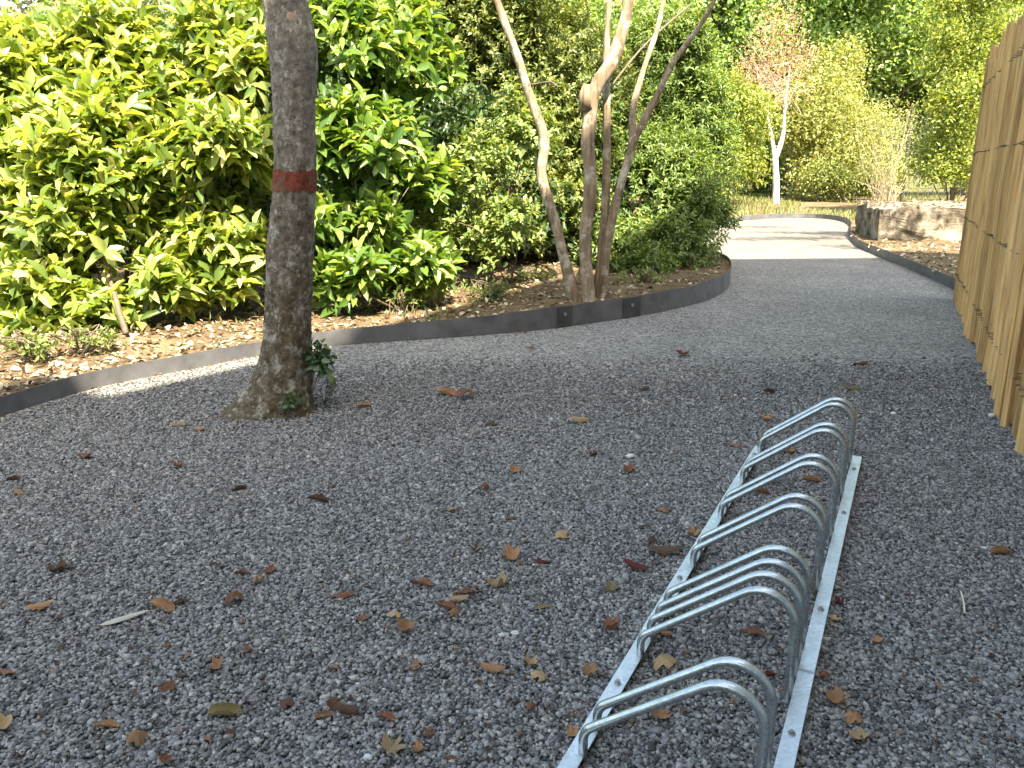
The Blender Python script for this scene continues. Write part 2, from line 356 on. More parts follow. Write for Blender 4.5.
# ------------------------------------------------------------------ ground, path, beds
edgeL = [(-2.95, 1.2), (-2.62, 2.6), (-2.37, 3.54), (-2.18, 4.05), (-1.83, 4.48), (-1.57, 4.78), (-1.15, 5.10), (-.38, 5.39), (.3, 5.68), (1.07, 6.26), (1.65, 6.91), (2.05, 7.63), (2.3, 8.44), (2.44, 9.3), (2.36, 10.2), (1.9, 10.9), (1.0, 11.4), (-1.5, 11.9), (-6, 12.3)]
edgeR = [(4.0, 6.6), (4.28, 7.81), (4.57, 9.14), (4.87, 10.56), (5.22, 12.2), (6.02, 14.46), (6.91, 16.58), (7.45, 18.4), (7.35, 19.5), (6.6, 19.75), (5.5, 18.9), (3.94, 17.2), (1, 16.2), (-6, 16)]
eL = [tuple(p) for p in spline(edgeL, 8)]; eR = [tuple(p) for p in spline(edgeR, 8)]
eL_np = np.array(eL); eR_np = np.array(eR); eA = np.vstack([eL_np, eR_np])
def he(x): return float(np.interp(x, [-2.6, -1.5, -.4, .3, 1.6, 2.4], [.09, .092, .125, .158, .172, .178]))
def hb(x, y):
    d = float(np.sqrt(((eA-np.array([x, y]))**2).sum(1).min()))
    return he(x)-.035+min(d, 4)*.035*min(d*2, 1)+.03*noise.noise(Vector((x*1.7, y*1.7, 0)))*min(d*3, 1)+.012*noise.noise(Vector((x*7, y*7, 3)))*min(d*6, 1)
def hbr(x, y):
    z = (hb(x, y)-he(x)+.12)*.8+.015
    d = max(0, (x-1.49)*.906-(y-1.747)*.423) if y < 7.1 else 9
    return min(z, .012+.3*d)
def filled(name, loop, step, zf, m, near=None):
    L = [Vector(p) for p in loop]; xs = [p[0] for p in loop]; ys = [p[1] for p in loop]
    pts = list(L); n = len(L)
    for x in np.arange(min(xs), max(xs), step):
        for y in np.arange(min(ys), max(ys), step):
            pts.append(Vector((x+random.uniform(-.3, .3)*step, y+random.uniform(-.3, .3)*step)))
    r = geometry.delaunay_2d_cdt(pts, [], [list(range(n))], 1, 1e-5)
    V = [(p.x, p.y, zf(p.x, p.y)) for p in r[0]]
    return link(name, pymesh(name, V, [tuple(f) for f in r[2]]), m, None, True)
def area(loop): return sum(a[0]*b[1]-b[0]*a[1] for a, b in zip(loop, loop[1:]+loop[:1]))
def ccw(loop): return loop if area(loop) > 0 else loop[::-1]
tag(link('ground', pymesh('ground', [(-250, -250, -.06), (250, -250, -.06), (250, 250, -.06), (-250, 250, -.06)], [(0, 1, 2, 3)]), M['ground']), kind='structure')
pathloop = ccw([(-2.95, 1.2)]+eL[1:]+[(-6, 16)]+eR[::-1][1:]+[(4.0, 6.6), (9, 6.6), (9, -7), (-6, -7), (-6, 1.2)])
tag(filled('gravel_path', pathloop, .8, lambda x, y: .012*noise.noise(Vector((x*.9, y*.9, 0)))*min(1, max(0, (y-4)/3)), M['sheet']), kind='structure')
bedL = ccw(eL+[(-9, 12.3), (-9, 1.2)])
tag(filled('planting_bed', bedL, .14, hb, M['soil']), kind='structure')
bedR = ccw([(1.55, 1.7), (4.06, 7.06)]+[p for p in eR if p[1] > 7.2 or p[0] < 3.9]+[(-6, 34), (26, 34), (26, 1.7)])
tag(filled('planting_bed', bedR, .35, hbr, M['soil']), kind='structure')
def edging(name, poly, breaks, label, h0, h1):
    root = empty(name, (poly[0][0], poly[0][1], 0), label, 'edging')
    idx = [0]+[min(range(len(poly)), key=lambda i: (poly[i][0]-b[0])**2+(poly[i][1]-b[1])**2) for b in breaks]+[len(poly)-1]
    for a, b in zip(idx[:-1], idx[1:]):
        mb = MB(); pp = [Vector((*p, 0)) for p in poly[a:b+1]]; k = len(pp); V = []
        for i, p in enumerate(pp):
            t = (pp[min(i+1, k-1)]-pp[max(i-1, 0)]).normalized(); nrm = Vector((-t.y, t.x, 0))
            z = (he(p.x) if h1 > .115 else h1)+.006*noise.noise(p*2.3)
            q = p+nrm*.006
            V += [(p.x, p.y, -.05), (p.x, p.y, z), (q.x, q.y, z), (q.x, q.y, -.05)]
        Fs = []
        for i in range(k-1):
            o = 4*i
            for j in range(4): Fs.append((o+j, o+(j+1) % 4, o+4+(j+1) % 4, o+4+j))
        Fs += [(0, 3, 2, 1), tuple(4*(k-1)+j for j in range(4))]
        mb.add(V, [f[::-1] for f in Fs]).build('edging_panel', M['steel'], root)
    return root, idx
eroot, eidx = edging('steel_edging', eL, [gp(557, 329), gp(628, 318)], 'dark grey steel edging strip curving round the planted bed on the left', .118, .122)
for (u, v, w) in ((562, 327, 17), (627, 317, 23)):
    b = gp(u, v); i = min(range(len(eL)), key=lambda i: (eL[i][0]-b[0])**2+(eL[i][1]-b[1])**2)
    i = max(1, min(i, len(eL)-2)); d = Vector((eL[i+1][0]-eL[i-1][0], eL[i+1][1]-eL[i-1][1], 0)).normalized()
    # nearest point on the strip
    q = Vector((*eL[i], 0)); q += d*((Vector((b[0], b[1], 0))-q).dot(d))
    nn = Vector((d.y, -d.x, 0)); c = q+nn*.002
    mb = MB(); mb.box((c.x, c.y, he(c.x)/2), (w*pxm(b[1], 0)*1.1, .006, he(c.x)-.012), math.atan2(d.y, d.x))
    pl = mb.build('joint_plate', M['steel_dark'], eroot)
    mb = MB(); c2 = q+nn*.004; mb.tube([c2, c2+nn*.007], .014, 10)
    for j in range(len(mb.V)): mb.V[j] = (mb.V[j][0], mb.V[j][1], mb.V[j][2]+.1)
    bo = mb.build('bolt', M['bolt'], eroot)
edging('steel_edging', eR, [(5.22, 12.2), (7.35, 19.5)], 'dark grey steel edging strip winding from the wooden fence past the concrete block', .11, .11)
# ------------------------------------------------------------------ loose gravel in the foreground
def gravel():
    pitch = .0066; pts = []
    ys = np.arange(1.05, 4.9, pitch)
    for y in ys:
        x0 = -.70*y-.8; x1 = .70*y+.8; n = int((x1-x0)/pitch*1.3)
        dens = 1 if y < 2.9 else max(0, 1-(y-2.9)/2.0)**1.5
        n = int(n*dens); pts.append(np.stack([rng.uniform(x0, x1, n), y+rng.uniform(-.006, .006, n)], 1))
    p = np.vstack(pts)
    # inside the path, left of the fence
    k = (p[:, 0] < 2.089+(p[:, 1]-3.186)*.467+.15); p = p[k]
    xe = np.interp(p[:, 1], [q[1] for q in edgeL[:8]], [q[0] for q in edgeL[:8]]); p = p[(p[:, 0] > xe+.03)]
    n = len(p)
    cube = np.array([(x, y, z) for x in (-1, 1) for y in (-1, 1) for z in (-1, 1)], float)
    V = cube[None]*(1-.0)+rng.uniform(-.42, .42, (n, 8, 3))
    s = .0035*np.exp(rng.normal(0, .28, n)); sx = s*rng.uniform(.75, 1.35, n); sy = s*rng.uniform(.6, 1.0, n); sz = s*rng.uniform(.4, .75, n)
    V = V*np.stack([sx, sy, sz], 1)[:, None, :]
    a = rng.uniform(0, 6.28, n); b = rng.normal(0, .5, n)
    x = V[..., 0]*np.cos(b)[:, None]-V[..., 2]*np.sin(b)[:, None]; z = V[..., 0]*np.sin(b)[:, None]+V[..., 2]*np.cos(b)[:, None]
    y = V[..., 1]; X = x*np.cos(a)[:, None]-y*np.sin(a)[:, None]; Y = x*np.sin(a)[:, None]+y*np.cos(a)[:, None]
    lift = .0028+.0022*np.array([noise.noise(Vector((q[0]*9, q[1]*9, 0))) for q in p])+rng.uniform(-.001, .003, n)
    W = np.stack([X+p[:, 0:1], Y+p[:, 1:2], z+lift[:, None]], -1).reshape(-1, 3)
    f = np.array([0, 1, 3, 2, 4, 6, 7, 5, 0, 4, 5, 1, 2, 3, 7, 6, 0, 2, 6, 4, 1, 5, 7, 3])
    loops = (np.arange(n)[:, None]*8+f[None]).ravel(); starts = np.arange(n*6)*4
    me = bpy.data.meshes.new('loose_gravel'); me.vertices.add(len(W)); me.vertices.foreach_set('co', W.astype(np.float32).ravel())
    me.loops.add(len(loops)); me.loops.foreach_set('vertex_index', loops.astype(np.int32)); me.polygons.add(len(starts)); me.polygons.foreach_set('loop_start', starts.astype(np.int32)); me.update(calc_edges=True)
    tag(link('loose_gravel', me, M['stone']), kind='stuff')
gravel()
# ------------------------------------------------------------------ bicycle racks
RA = R(26.5); RS = Vector((math.sin(RA), math.cos(RA), 0)); RT = Vector((math.cos(RA), -math.sin(RA), 0)); RO = Vector((.676, 1.56, 0))
def rw(s, t, z): return RO+RS*s+RT*t+Vector((0, 0, z))
def arc(c, r, a0, a1, n): return [(c[0]+r*math.cos(R(a0+(a1-a0)*i/n)), c[1]+r*math.sin(R(a0+(a1-a0)*i/n))) for i in range(n+1)]
def hoop_profile():
    # left leg up, small elbow, sloping bar, large bend, right leg down
    sl = math.degrees(math.atan2(.75, 1))
    e = arc((-.327, .054), .04, 180, 90+sl, 5); e = [(x, z) for x, z in e]
    r = .066; cx = -.042-r; cz = .187
    b = arc((cx, cz), r, 90+sl, 0, 10)
    return [(-.367, .004)]+e+b+[(-.042, .1), (-.042, .004)]
HP = hoop_profile()
def rail(s0, s1, side, z):
    # angle iron: flat flange on top, upright flange on the outside
    mb = MB(); t0, t1 = (-.034, 0) if side > 0 else (-.396, -.362)
    to = t1 if side > 0 else t0; sg = -1 if side > 0 else 1
    prof = [(t0, z-.004), (t1, z-.004), (t1, z), (t0, z)]
    V = [rw(s, t, zz) for s in (s0, s1) for t, zz in prof]
    Fs = [(0, 1, 5, 4), (1, 2, 6, 5), (2, 3, 7, 6), (3, 0, 4, 7), (0, 3, 2, 1), (4, 5, 6, 7)]
    mb.add(V, Fs)
    a, b = to, to+sg*.004; prof = [(a, .001), (b, .001), (b, z-.0042), (a, z-.0042)]
    mb.add([rw(s, t, zz) for s in (s0, s1) for t, zz in prof], Fs); return mb
def rack(label, s0, s1, pairs, bolts, z):
    c = rw((s0+s1)/2, -.198, 0); root = empty('bicycle_rack', c, label, 'bike rack', 'bicycle racks on the gravel')
    for side in (1, -1):
        r = rail(s0, s1-(.05 if side < 0 and s1 > 1 else 0), side, z).build('rail', M['zinc_rail'], root)
        for s in bolts:
            t = -.017 if side > 0 else -.379
            mb = MB(); mb.tube([rw(s, t, z), rw(s, t, z+.0035)], .008, 6); mb.tube([rw(s, t, z+.0035), rw(s, t, z+.008)], .0045, 8)
            mb.build('bolt', M['bolt'], root)
    for s in pairs:
        for ds in (-.0375, .0375):
            mb = MB(); ss = s+ds
            mb.tube([rw(ss, t, zz) for t, zz in HP], .0092, 12)
            h = mb.build('hoop', M['zinc'], root, True)
            for t in (-.042,):
                mb = MB(); mb.box(rw(ss, t+(.006 if t < -.2 else -.006)*-1, .0095), (.03, .024, .005), -RA)
                mb.build('foot_plate', M['zinc'], root)
rack('galvanised five bay bicycle rack with looped hoops, the farther of the two joined racks', -.012, 1.532, [.06, .405, .757, 1.11, 1.462], [.27, .93, 1.37], .028)
rack('galvanised bicycle rack with looped hoops, the nearer one cut by the bottom of the photo', -1.55, .004, [-.08, -.437, -.79, -1.14, -1.49], [-.24, -.95, -1.4], .0235)
# ------------------------------------------------------------------ split chestnut fence
FA = Vector((1.465, 1.747, 0)); FB = Vector((3.94, 7.04, 0)); FD = (FB-FA).normalized(); FN = Vector((FD.y, -FD.x, 0))
froot = empty('paling_fence', FA, 'tall split chestnut paling fence of tan stakes bound with wire on the right', 'fence')
s = 0.0; stakes = []; fl = (FB-FA).length
while s < fl:
    w = random.uniform(.055, .095); stakes.append((s+w/2, w)); s += w+random.uniform(.0, .006)
for s, w in stakes:
    n = 8; hgt = random.uniform(1.93, 2.06); off = random.gauss(0, .017)+(.022 if random.random() < .2 else 0); z0 = random.uniform(-.02, .012) if random.random() < .6 else random.uniform(.0, .03)
    depth = w*random.uniform(.5, .75); sd = random.uniform(0, 100); lean = random.uniform(-.012, .012); V = []; k = 12
    for i in range(k):
        f = i/(k-1); z = z0+(hgt-z0)*f
        cx = s+lean*f+.008*noise.noise(Vector((sd, z*1.4, 0))); cy = off+.010*noise.noise(Vector((sd, z*1.4, 9)))
        ww = w*(1+.10*noise.noise(Vector((sd, z*2.2, 4))))*(1-.12*f)
        for j in range(n):
            th = 2*math.pi*j/n; a = math.cos(th)*ww/2; b = math.sin(th)*depth/2
            if b > 0: b *= 1+.35*noise.noise(Vector((sd+j, z*.8, 2)))
            tz = z
            if i == k-1: tz = z+a*random.choice((-.6, .5, .2))+random.uniform(-.006, .006)
            p = FA+FD*(cx+a)-FN*(cy+b); V.append((p.x, p.y, tz))
    Fs = [(i*n+j, i*n+(j+1) % n, (i+1)*n+(j+1) % n, (i+1)*n+j) for i in range(k-1) for j in range(n)]
    Fs += [tuple(range(n))[::-1], tuple((k-1)*n+j for j in range(n))]
    MB().add(V, [f[::-1] for f in Fs]).build('stake', M['wood'], froot)
for z in (.24, .72, 1.24, 1.76):
    mb = MB(); pts = []; p2 = []
    for i, (s, w) in enumerate(stakes):
        zz = z+.015*noise.noise(Vector((s*2, z*7, 0)))
        for ss, o in ((s-w*.5, .0), (s, .05)):
            pts.append(FA+FD*ss-FN*o+Vector((0, 0, zz+random.uniform(-.004, .004))))
            p2.append(FA+FD*ss+FN*o+Vector((0, 0, zz+random.uniform(-.004, .004))))
    mb.tube(pts, .0017, 5); mb.tube(p2, .0017, 5); mb.build('wire', M['wire'], froot)
# ------------------------------------------------------------------ the shaded tree with the red band
TY = 3.66
tp = [(268, 419, 42), (272, 411, 38), (277, 398, 33), (281, 385, 29.5), (284.5, 365, 26.5), (286.5, 345, 24.3), (288, 320, 23), (289, 285, 22.7), (289.5, 254, 22.5), (292, 215, 21.5), (294.5, 185, 20.7), (295, 160, 20.5), (294.5, 120, 20.2), (294.5, 90, 21.5), (294, 60, 23.5), (292, 38, 23.6), (288.5, 20, 22.5), (284.5, 0, 21.5), (280, -30, 20.5)]
TP = []
for u, v, w in tp:
    q = pt(u, v, TY); TP.append((*q, w*pxm(TY, q[2])))
TP[0] = (TP[0][0], TP[0][1], -.03, TP[0][3]); lx, ly, lz, lr = TP[-1]
for z, dx, r in ((2.6, .02, .088), (3.6, -.03, .082), (5, .05, .072), (6.5, .12, .062), (8.2, .1, .048), (9.6, .05, .03)): TP.append((lx+dx, ly+dx*.5, z, r))
TS = spline(TP, 7)
troot = empty('tree', (TS[0][0], TS[0][1], 0), 'lone brown trunk standing in the gravel with a faded red paint band', 'tree')
def ringmesh(S, n, extra=0.0, amp=1.0):
    V = []; Fs = []
    for i, (x, y, z, r) in enumerate(S):
        for j in range(n):
            th = 2*math.pi*j/n; c, sn = math.cos(th), math.sin(th); q = Vector((c*2.2, sn*2.2, z*3.2)); fl = max(0, 1-z/.35)
            rr = r*(1+amp*(.07*noise.noise(q)+.05*noise.noise(q*3.1)+.035*noise.noise(q*8)+.03*noise.noise(q*17)))+extra
            rr *= 1+fl*fl*(.30*max(0, math.cos(th-R(195)))**3+.22*max(0, math.cos(th-R(300)))**4+.16*math.cos(3*th+1))
            V.append((x+c*rr, y+sn*rr, z))
        if i:
            for j in range(n):
                Fs.append(((i-1)*n+j, (i-1)*n+(j+1) % n, i*n+(j+1) % n, i*n+j))
    return V, Fs
TS = [TS[0]]+[tuple(np.array(a)*(1-k/3)+np.array(b)*k/3) for a, b in zip(TS[:-1], TS[1:]) for k in (1, 2, 3)]
V, Fs = ringmesh(TS, 72); MB().add(V, Fs).build('trunk', M['bark'], troot, True)
zb0, zb1 = pt(295, 191, TY)[2], pt(295, 171, TY)[2]
SB = []
for i in range(9):
    z = zb0+(zb1-zb0)*i/8
    for a, b in zip(TS[:-1], TS[1:]):
        if a[2] <= z < b[2]:
            f = (z-a[2])/(b[2]-a[2]); SB.append(tuple(np.array(a)*(1-f)+np.array(b)*f))
V, Fs = ringmesh(SB, 72, .0022); V = [(x, y, z+(.016*noise.noise(Vector((x*26, y*26, z*9))) if (i < 72 or i >= len(V)-72) else 0)) for i, (x, y, z) in enumerate(V)]
MB().add(V, Fs).build('paint_band', M['paint'], troot, True)
q = Vector(pt(303, 23, TY)); nrm = Vector((.45, -.88, .1)).normalized(); ctr = Vector((pt(289, 23, TY)[0], TY, q.z))
mb = MB(); st = ctr+nrm*.07; mb.tube([st, st+nrm*.02, st+nrm*.022], [.034, .028, .014], 14, True, .3); mb.build('knot', M['scar'], troot, True)
mb = MB(); tops = []
for i in range(7):
    a = i*2.4; zz = 6.2+i*.5; b = (TS[-30][0], TS[-30][1], zz); tg = (b[0]+math.cos(a)*1.1, b[1]+math.sin(a)*1.1, zz+1.6); tops.append(tg); branches(mb, b, [tg], .03, .006)
mb.build('limb', M['bark'], troot)
clumps('crown', [((t[0], t[1], t[2]), (.7, .7, .6)) for t in tops]+[((TS[-1][0], TS[-1][1], 10), (.9, .9, .9))], 160, 12, .14, .1, .06, M['tree_green'], troot)
# ivy at the foot of the trunk
def creeper(name, u0, v0, u1, v1, y, n, label, L):
    b = gp((u0+u1)/2, v1); r = empty(name, (b[0], y, 0), label, 'plant'); lo = []
    c = pt((u0+u1)/2, (v0+v1)/2, y); s = pxm(y, c[2])
    mb = MB()
    for i in range(6):
        tx = pt(random.uniform(u0, u1), random.uniform(v0, v0+(v1-v0)*.6), y+random.uniform(-.03, .03)); lo.append(tx)
        mb.tube(spline([(b[0], y, 0), ((b[0]+tx[0])/2+random.uniform(-.03, .03), y, tx[2]*.5), tx], 4), .002, 5)
    mb.build('stem', M['twig'], r)
    foliage('foliage', [(c, ((u1-u0)/2*s, .05, (v1-v0)/2*s))], n, 4, .05, L, L*.72, M['ivy'], r, T_BIG, (40, 80), .1, .2, .5, 0, .015)
creeper('ivy', 308, 340, 331, 394, 3.62, 42, 'dark green ivy climbing the right side of the lone trunk', .042)
creeper('ivy', 280, 393, 300, 415, 3.50, 15, 'small bright green sprig of ivy in front of the lone trunk', .034)
creeper('weed', 326, 376, 338, 395, 3.75, 6, 'tiny dark seedling on the gravel right of the trunk ivy', .026)
# ------------------------------------------------------------------ laurel hedge
def shrub(name, base, lobes, label, cat, mat, n, per, slen, L, W, group=None, T=T_BIG, nst=5, r0=.022, **kw):
    zb = hb(base[0], base[1])-.03; root = empty(name, (base[0], base[1], zb), label, cat, group)
    o, p = foliage('foliage', (lobes if nst > 5 else [])+split(lobes, 6, .5) if nst > 4 else lobes, n, per, slen, L, W, mat, root, T, **kw)
    for i in range(nst):
        lb = lobes[i % len(lobes)]; mb = MB(); bb = (base[0]+random.uniform(-.12, .12), base[1]+random.uniform(-.1, .1), zb)
        tg = [lb[0][k]+random.uniform(-.3, .3)*lb[1][k] for k in range(3)]
        branches(mb, bb, [tg], r0*random.uniform(.6, 1), .004)
        for j in range(4):
            q = p[random.randrange(len(p))]; m_ = [bb[k]*.45+tg[k]*.55 for k in range(3)]
            if (Vector(q)-Vector(m_)).length < 1.1: branches(mb, m_, [q], .007, .002, 5)
        mb.build('stem', M['twig'], root)
    return root
G = 'laurel shrubs forming the hedge'
shrub('laurel_shrub', (-4.3, 5.9), [lobe(-40, 100, 6.0, 85, 65, .5), lobe(20, 120, 5.7, 60, 70, .5), lobe(-30, 220, 5.6, 90, 80, .45), lobe(25, 185, 5.55, 55, 45, .35), lobe(30, 275, 5.35, 55, 50, .3), lobe(-30, 322, 5.1, 60, 34, .22), lobe(40, 322, 5.05, 45, 22, .16), lobe(45, 80, 6.2, 50, 42, .4)],
      'bright yellow green laurel at the left edge of the photo', 'shrub', M['laurel'], 900, 10,   .25, .148, .056, G)
shrub('laurel_shrub', (-2.95, 5.75), [lobe(115, 95, 6.2, 70, 58, .5), lobe(90, 150, 5.7, 60, 60, .45), lobe(165, 130, 5.9, 55, 70, .45), lobe(75, 240, 5.4, 50, 50, .3), lobe(95, 195, 5.5, 50, 40, .3), lobe(160, 190, 5.7, 40, 38, .3), lobe(205, 235, 5.75, 34, 40, .25), lobe(70, 300, 5.2, 42, 28, .22), lobe(150, 292, 5.35, 38, 26, .2), lobe(110, 316, 5.2, 40, 16, .15), lobe(225, 290, 5.6, 36, 24, .2), lobe(125, 50, 6.3, 40, 36, .4)],
      'yellow green laurel with bare stems showing below, left of the lone trunk', 'shrub', M['laurel'], 1050, 10,   .25, .148, .056, G)
shrub('laurel_shrub', (-2.0, 6.0), [lobe(225, 90, 6.3, 60, 65, .5), lobe(240, 170, 5.9, 55, 65, .45), lobe(225, 250, 5.8, 45, 50, .3), lobe(250, 45, 6.5, 55, 36, .4)],
      'green laurel directly behind the lone trunk', 'shrub', M['laurel'], 680, 10, .25, .145, .055, G)
shrub('laurel_shrub', (-1.2, 6.2), [lobe(355, 70, 6.6, 60, 62, .5), lobe(350, 150, 6.2, 60, 55, .45), lobe(345, 235, 6.0, 50, 48, .35), lobe(405, 190, 6.4, 48, 50, .35), lobe(400, 265, 6.1, 42, 32, .3), lobe(345, 282, 5.8, 42, 26, .25), lobe(425, 285, 6.0, 34, 18, .2), lobe(410, 90, 6.9, 45, 70, .45)],
      'deep green laurel with drooping glossy leaves, right of the lone trunk', 'shrub', M['laurel_dark'], 820, 10, .25, .142, .055, G)
for L_, rad in (([(195, 300), (186, 250), (176, 215), (168, 185), (160, 130)], .034), ([(126, 334), (116, 300), (106, 266), (98, 235), (96, 200)], .02), ([(214, 305), (212, 262), (206, 225), (200, 190)], .018)):
    y0 = gp(*L_[0], .12)[1]; q = [pt(u, v, y0+.04+.09*i+.05*i*i) for i, (u, v) in enumerate(L_)]; sp_ = spline(q, 5)
    mb = MB(); mb.tube(sp_, [rad*(1-.7*i/len(sp_)) for i in range(len(sp_))], 9, True, .3); mb.build('stem', M['twig'], bpy.data.objects['laurel_shrub.001'], True)
# ------------------------------------------------------------------ smaller shrubs in the bed
shrub('privet_shrub', (-.1, 6.9), [lobe(480, 185, 6.9, 42, 55, .3), lobe(505, 235, 6.7, 35, 42, .3), lobe(450, 240, 6.9, 35, 40, .3), lobe(520, 150, 7.2, 40, 50, .3)],
      'pale green small leaved shrub left of the tree with several stems', 'shrub', M['privet'], 620, 10, .12, .06, .032, None, T_BIG, 6, .012)
shrub('olive_shrub', (-.45, 8.7), [lobe(440, 60, 8.9, 45, 110, .6), lobe(500, 80, 8.8, 60, 110, .6), lobe(560, 110, 8.9, 60, 110, .6), lobe(520, 230, 8.4, 90, 70, .5), lobe(470, -20, 9, 90, 60, .6)],
      'tall olive green bush filling the gap behind the slanting left stem', 'shrub', M['olive'], 8000, 10, .13, .065, .032, None, T_SMALL, 6, .02)
shrub('box_shrub', (2.0, 8.9), [lobe(645, 200, 8.6, 55, 75, .5), lobe(690, 170, 9.2, 50, 65, .5), lobe(620, 255, 8.1, 45, 38, .35), lobe(665, 250, 8.3, 48, 42, .4), lobe(600, 150, 9.0, 50, 80, .5), lobe(697, 225, 8.9, 30, 36, .3), lobe(690, 130, 9.3, 36, 60, .4), lobe(670, 70, 9.4, 45, 55, .5), lobe(635, 270, 7.8, 36, 24, .22)],
      'dense green small leaved shrub right of the tree with several stems, overhanging the path', 'shrub', M['bamboo'], 8000, 10, .12, .065, .021, None, T_SMALL, 7, .015, hang=.25)
shrub('weed', gp(490, 300, .12)[:2], [lobe(490, 295, 6.2, 22, 13, .12)], 'small bright green weed just behind the edging left of the tree stems', 'plant', M['bamboo'], 60, 6, .06, .035, .013, None, T_SMALL, 4, .004, floor=.1)
shrub('weed', gp(400, 312, .12)[:2], [lobe(402, 303, 5.9, 26, 11, .12)], 'low green weed under the deep green laurel', 'plant', M['privet'], 36, 6, .06, .04, .018, None, T_SMALL, 4, .004, floor=.1)
for u, v, lab in ((445, 292, 'low green weed left of the bright green weed by the tree stems'), (530, 285, 'small green weed at the foot of the slanting left stem'), (640, 285, 'small green weed between the tree stems and the bend of the edging'), (30, 352, 'small green weed in dry leaves near the left edge'), (88, 345, 'small green weed in dry leaves under the leaning bare stem')):
    b = gp(u, v, .12); shrub('weed', b[:2], [lobe(u, v-5, b[1], 24, 9, .12)], lab, 'plant', M['privet'], 34, 6, .06, .045, .02, None, T_SMALL, 3, .004, floor=.1)
# ------------------------------------------------------------------ multi stemmed tree
mroot = empty('multi_stem_tree', (.52, 6.15, .1), 'tree with several pale peeling stems rising from the bed behind the edging', 'tree')
def stem(pts, widths, seed):
    pts = [(u, v, y-.85) for u, v, y in pts]; q = [pt(u, v, y) for u, v, y in pts]; rr = [w*.30*pxm(y, z[2]) for (u, v, y), z, w in zip(pts, q, widths)]
    S = spline([(*a, r) for a, r in zip(q, rr)], 6); S[0][2] = .03 if seed < 5 else S[0][2]
    mb = MB(); mb.tube([s[:3] for s in S], [s[3] for s in S], 14, True, .28, seed); return mb.build('stem', M['smooth_bark'], mroot, True)
stem([(577, 306, 7.0), (566, 265, 7.0), (553, 215, 7.0), (542, 178, 7.0), (544, 140, 7.0), (533, 105, 7.05), (515, 50, 7.1), (497, 0, 7.2), (478, -70, 7.4), (450, -200, 7.7)], [20, 18, 17, 17, 16, 15, 13, 11, 10, 6], 1)
stem([(589, 306, 7.0), (585, 240, 7.0), (590, 190, 7.0), (588, 140, 7.0), (593, 95, 7.0), (612, 60, 7.0), (625, 18, 7.05), (632, -40, 7.1), (640, -180, 7.2)], [24, 21, 21, 21, 22, 22, 20, 16, 8], 2)
stem([(596, 306, 7.1), (603, 240, 7.14), (606, 190, 7.14), (607, 140, 7.14), (606, 80, 7.16), (607, 30, 7.2), (610, -30, 7.25), (600, -150, 7.4)], [16, 14, 14, 13, 13, 11, 9, 5], 3)
stem([(600, 304, 7.08), (609, 235, 7.1), (622, 180, 7.1), (632, 145, 7.15), (633, 108, 7.25), (645, 65, 7.4), (660, 18, 7.6), (672, -60, 7.9)], [17, 15, 14, 13, 11, 9, 8, 5], 4)
stem([(629, 156, 7.13), (640, 128, 7.1), (656, 98, 7.1), (673, 63, 7.1), (700, 25, 7.1), (716, -5, 7.1), (740, -80, 7.2)], [13, 12, 11, 10, 8, 7, 5], 5)
mb = MB(); mb.tube([pt(588, 110, 6.15), pt(585, 95, 6.14), pt(587, 84, 6.13)], [.054, .046, .026], 10, True, .4, 6)
mb.build('stub', M['smooth_bark'], mroot, True)
mb = MB(); mb.tube(spline([pt(590, 115, 6.2), pt(640, 50, 6.6), pt(690, 5, 6.9)], 5), .009, 6); mb.tube(spline([pt(530, 85, 6.25), pt(550, 82, 6.15), pt(556, 86, 6.05)], 4), .008, 6); mb.build('branch', M['twig'], mroot, True)
clumps('crown', [lobe(470, -130, 7.8, 110, 85, .9), lobe(620, -170, 7.3, 130, 110, 1.0), lobe(720, -100, 7.6, 80, 70, .8), lobe(660, 20, 8.2, 60, 50, .4), lobe(570, -20, 8.0, 60, 55, .4)], 330, 12, .09, .06, .03, M['bamboo'], mroot)
# ------------------------------------------------------------------ farther bushes
def bush(name, u, v, y, lobes, label, mat, n, per, spread, L, W, cat='bush', group=None, nst=4, r0=.02, stem_mat='twig'):
    b = gp(u, v); b = (pt(u, v, y)[0], y); zb = hb(*b)-.04
    root = empty(name, (b[0], b[1], zb), label, cat, group)
    o, p = clumps('foliage', split(lobes, 6, .5), n, per, spread, L, W, mat, root)
    mb = MB(); branches(mb, (b[0], b[1], zb), [lobes[i % len(lobes)][0] for i in range(nst)]+[p[random.randrange(len(p))] for i in range(6)], r0, .005)
    mb.build('stem', M[stem_mat], root); return root
bush('bush', 725, 208, 22.5, [lobe(725, 140, 22.5, 40, 55, 1.0), lobe(690, 150, 22.5, 35, 60, 1.0), lobe(738, 172, 22.6, 22, 36, .8), lobe(710, 185, 21.8, 45, 26, .7)], 'bright yellow green bush where the path bends, left of the white trunk', M['yellow'], 1500, 13, .16, .11, .06)
bush('bush', 640, 208, 21, [lobe(640, 150, 21, 60, 70, 1.2), lobe(590, 150, 21, 60, 80, 1.2), lobe(660, 80, 22, 70, 50, 1.2)], 'mid green bush seen between the tall stems, beyond the bed', M['tree_green'], 2200, 13, .18, .12, .065)
bush('bush', 838, 205, 27, [lobe(835, 115, 27, 38, 42, 1.2), lobe(820, 150, 26.5, 36, 42, 1.0), lobe(862, 150, 27, 35, 48, 1.0), lobe(845, 75, 28, 25, 22, .8), lobe(872, 175, 26.2, 26, 30, .9), lobe(815, 185, 26, 22, 26, .7), lobe(815, 90, 28.5, 24, 30, .8)], 'golden yellow bush behind the dry twigs, right of the white trunk', M['golden'], 2300, 13, .26, .12, .065)
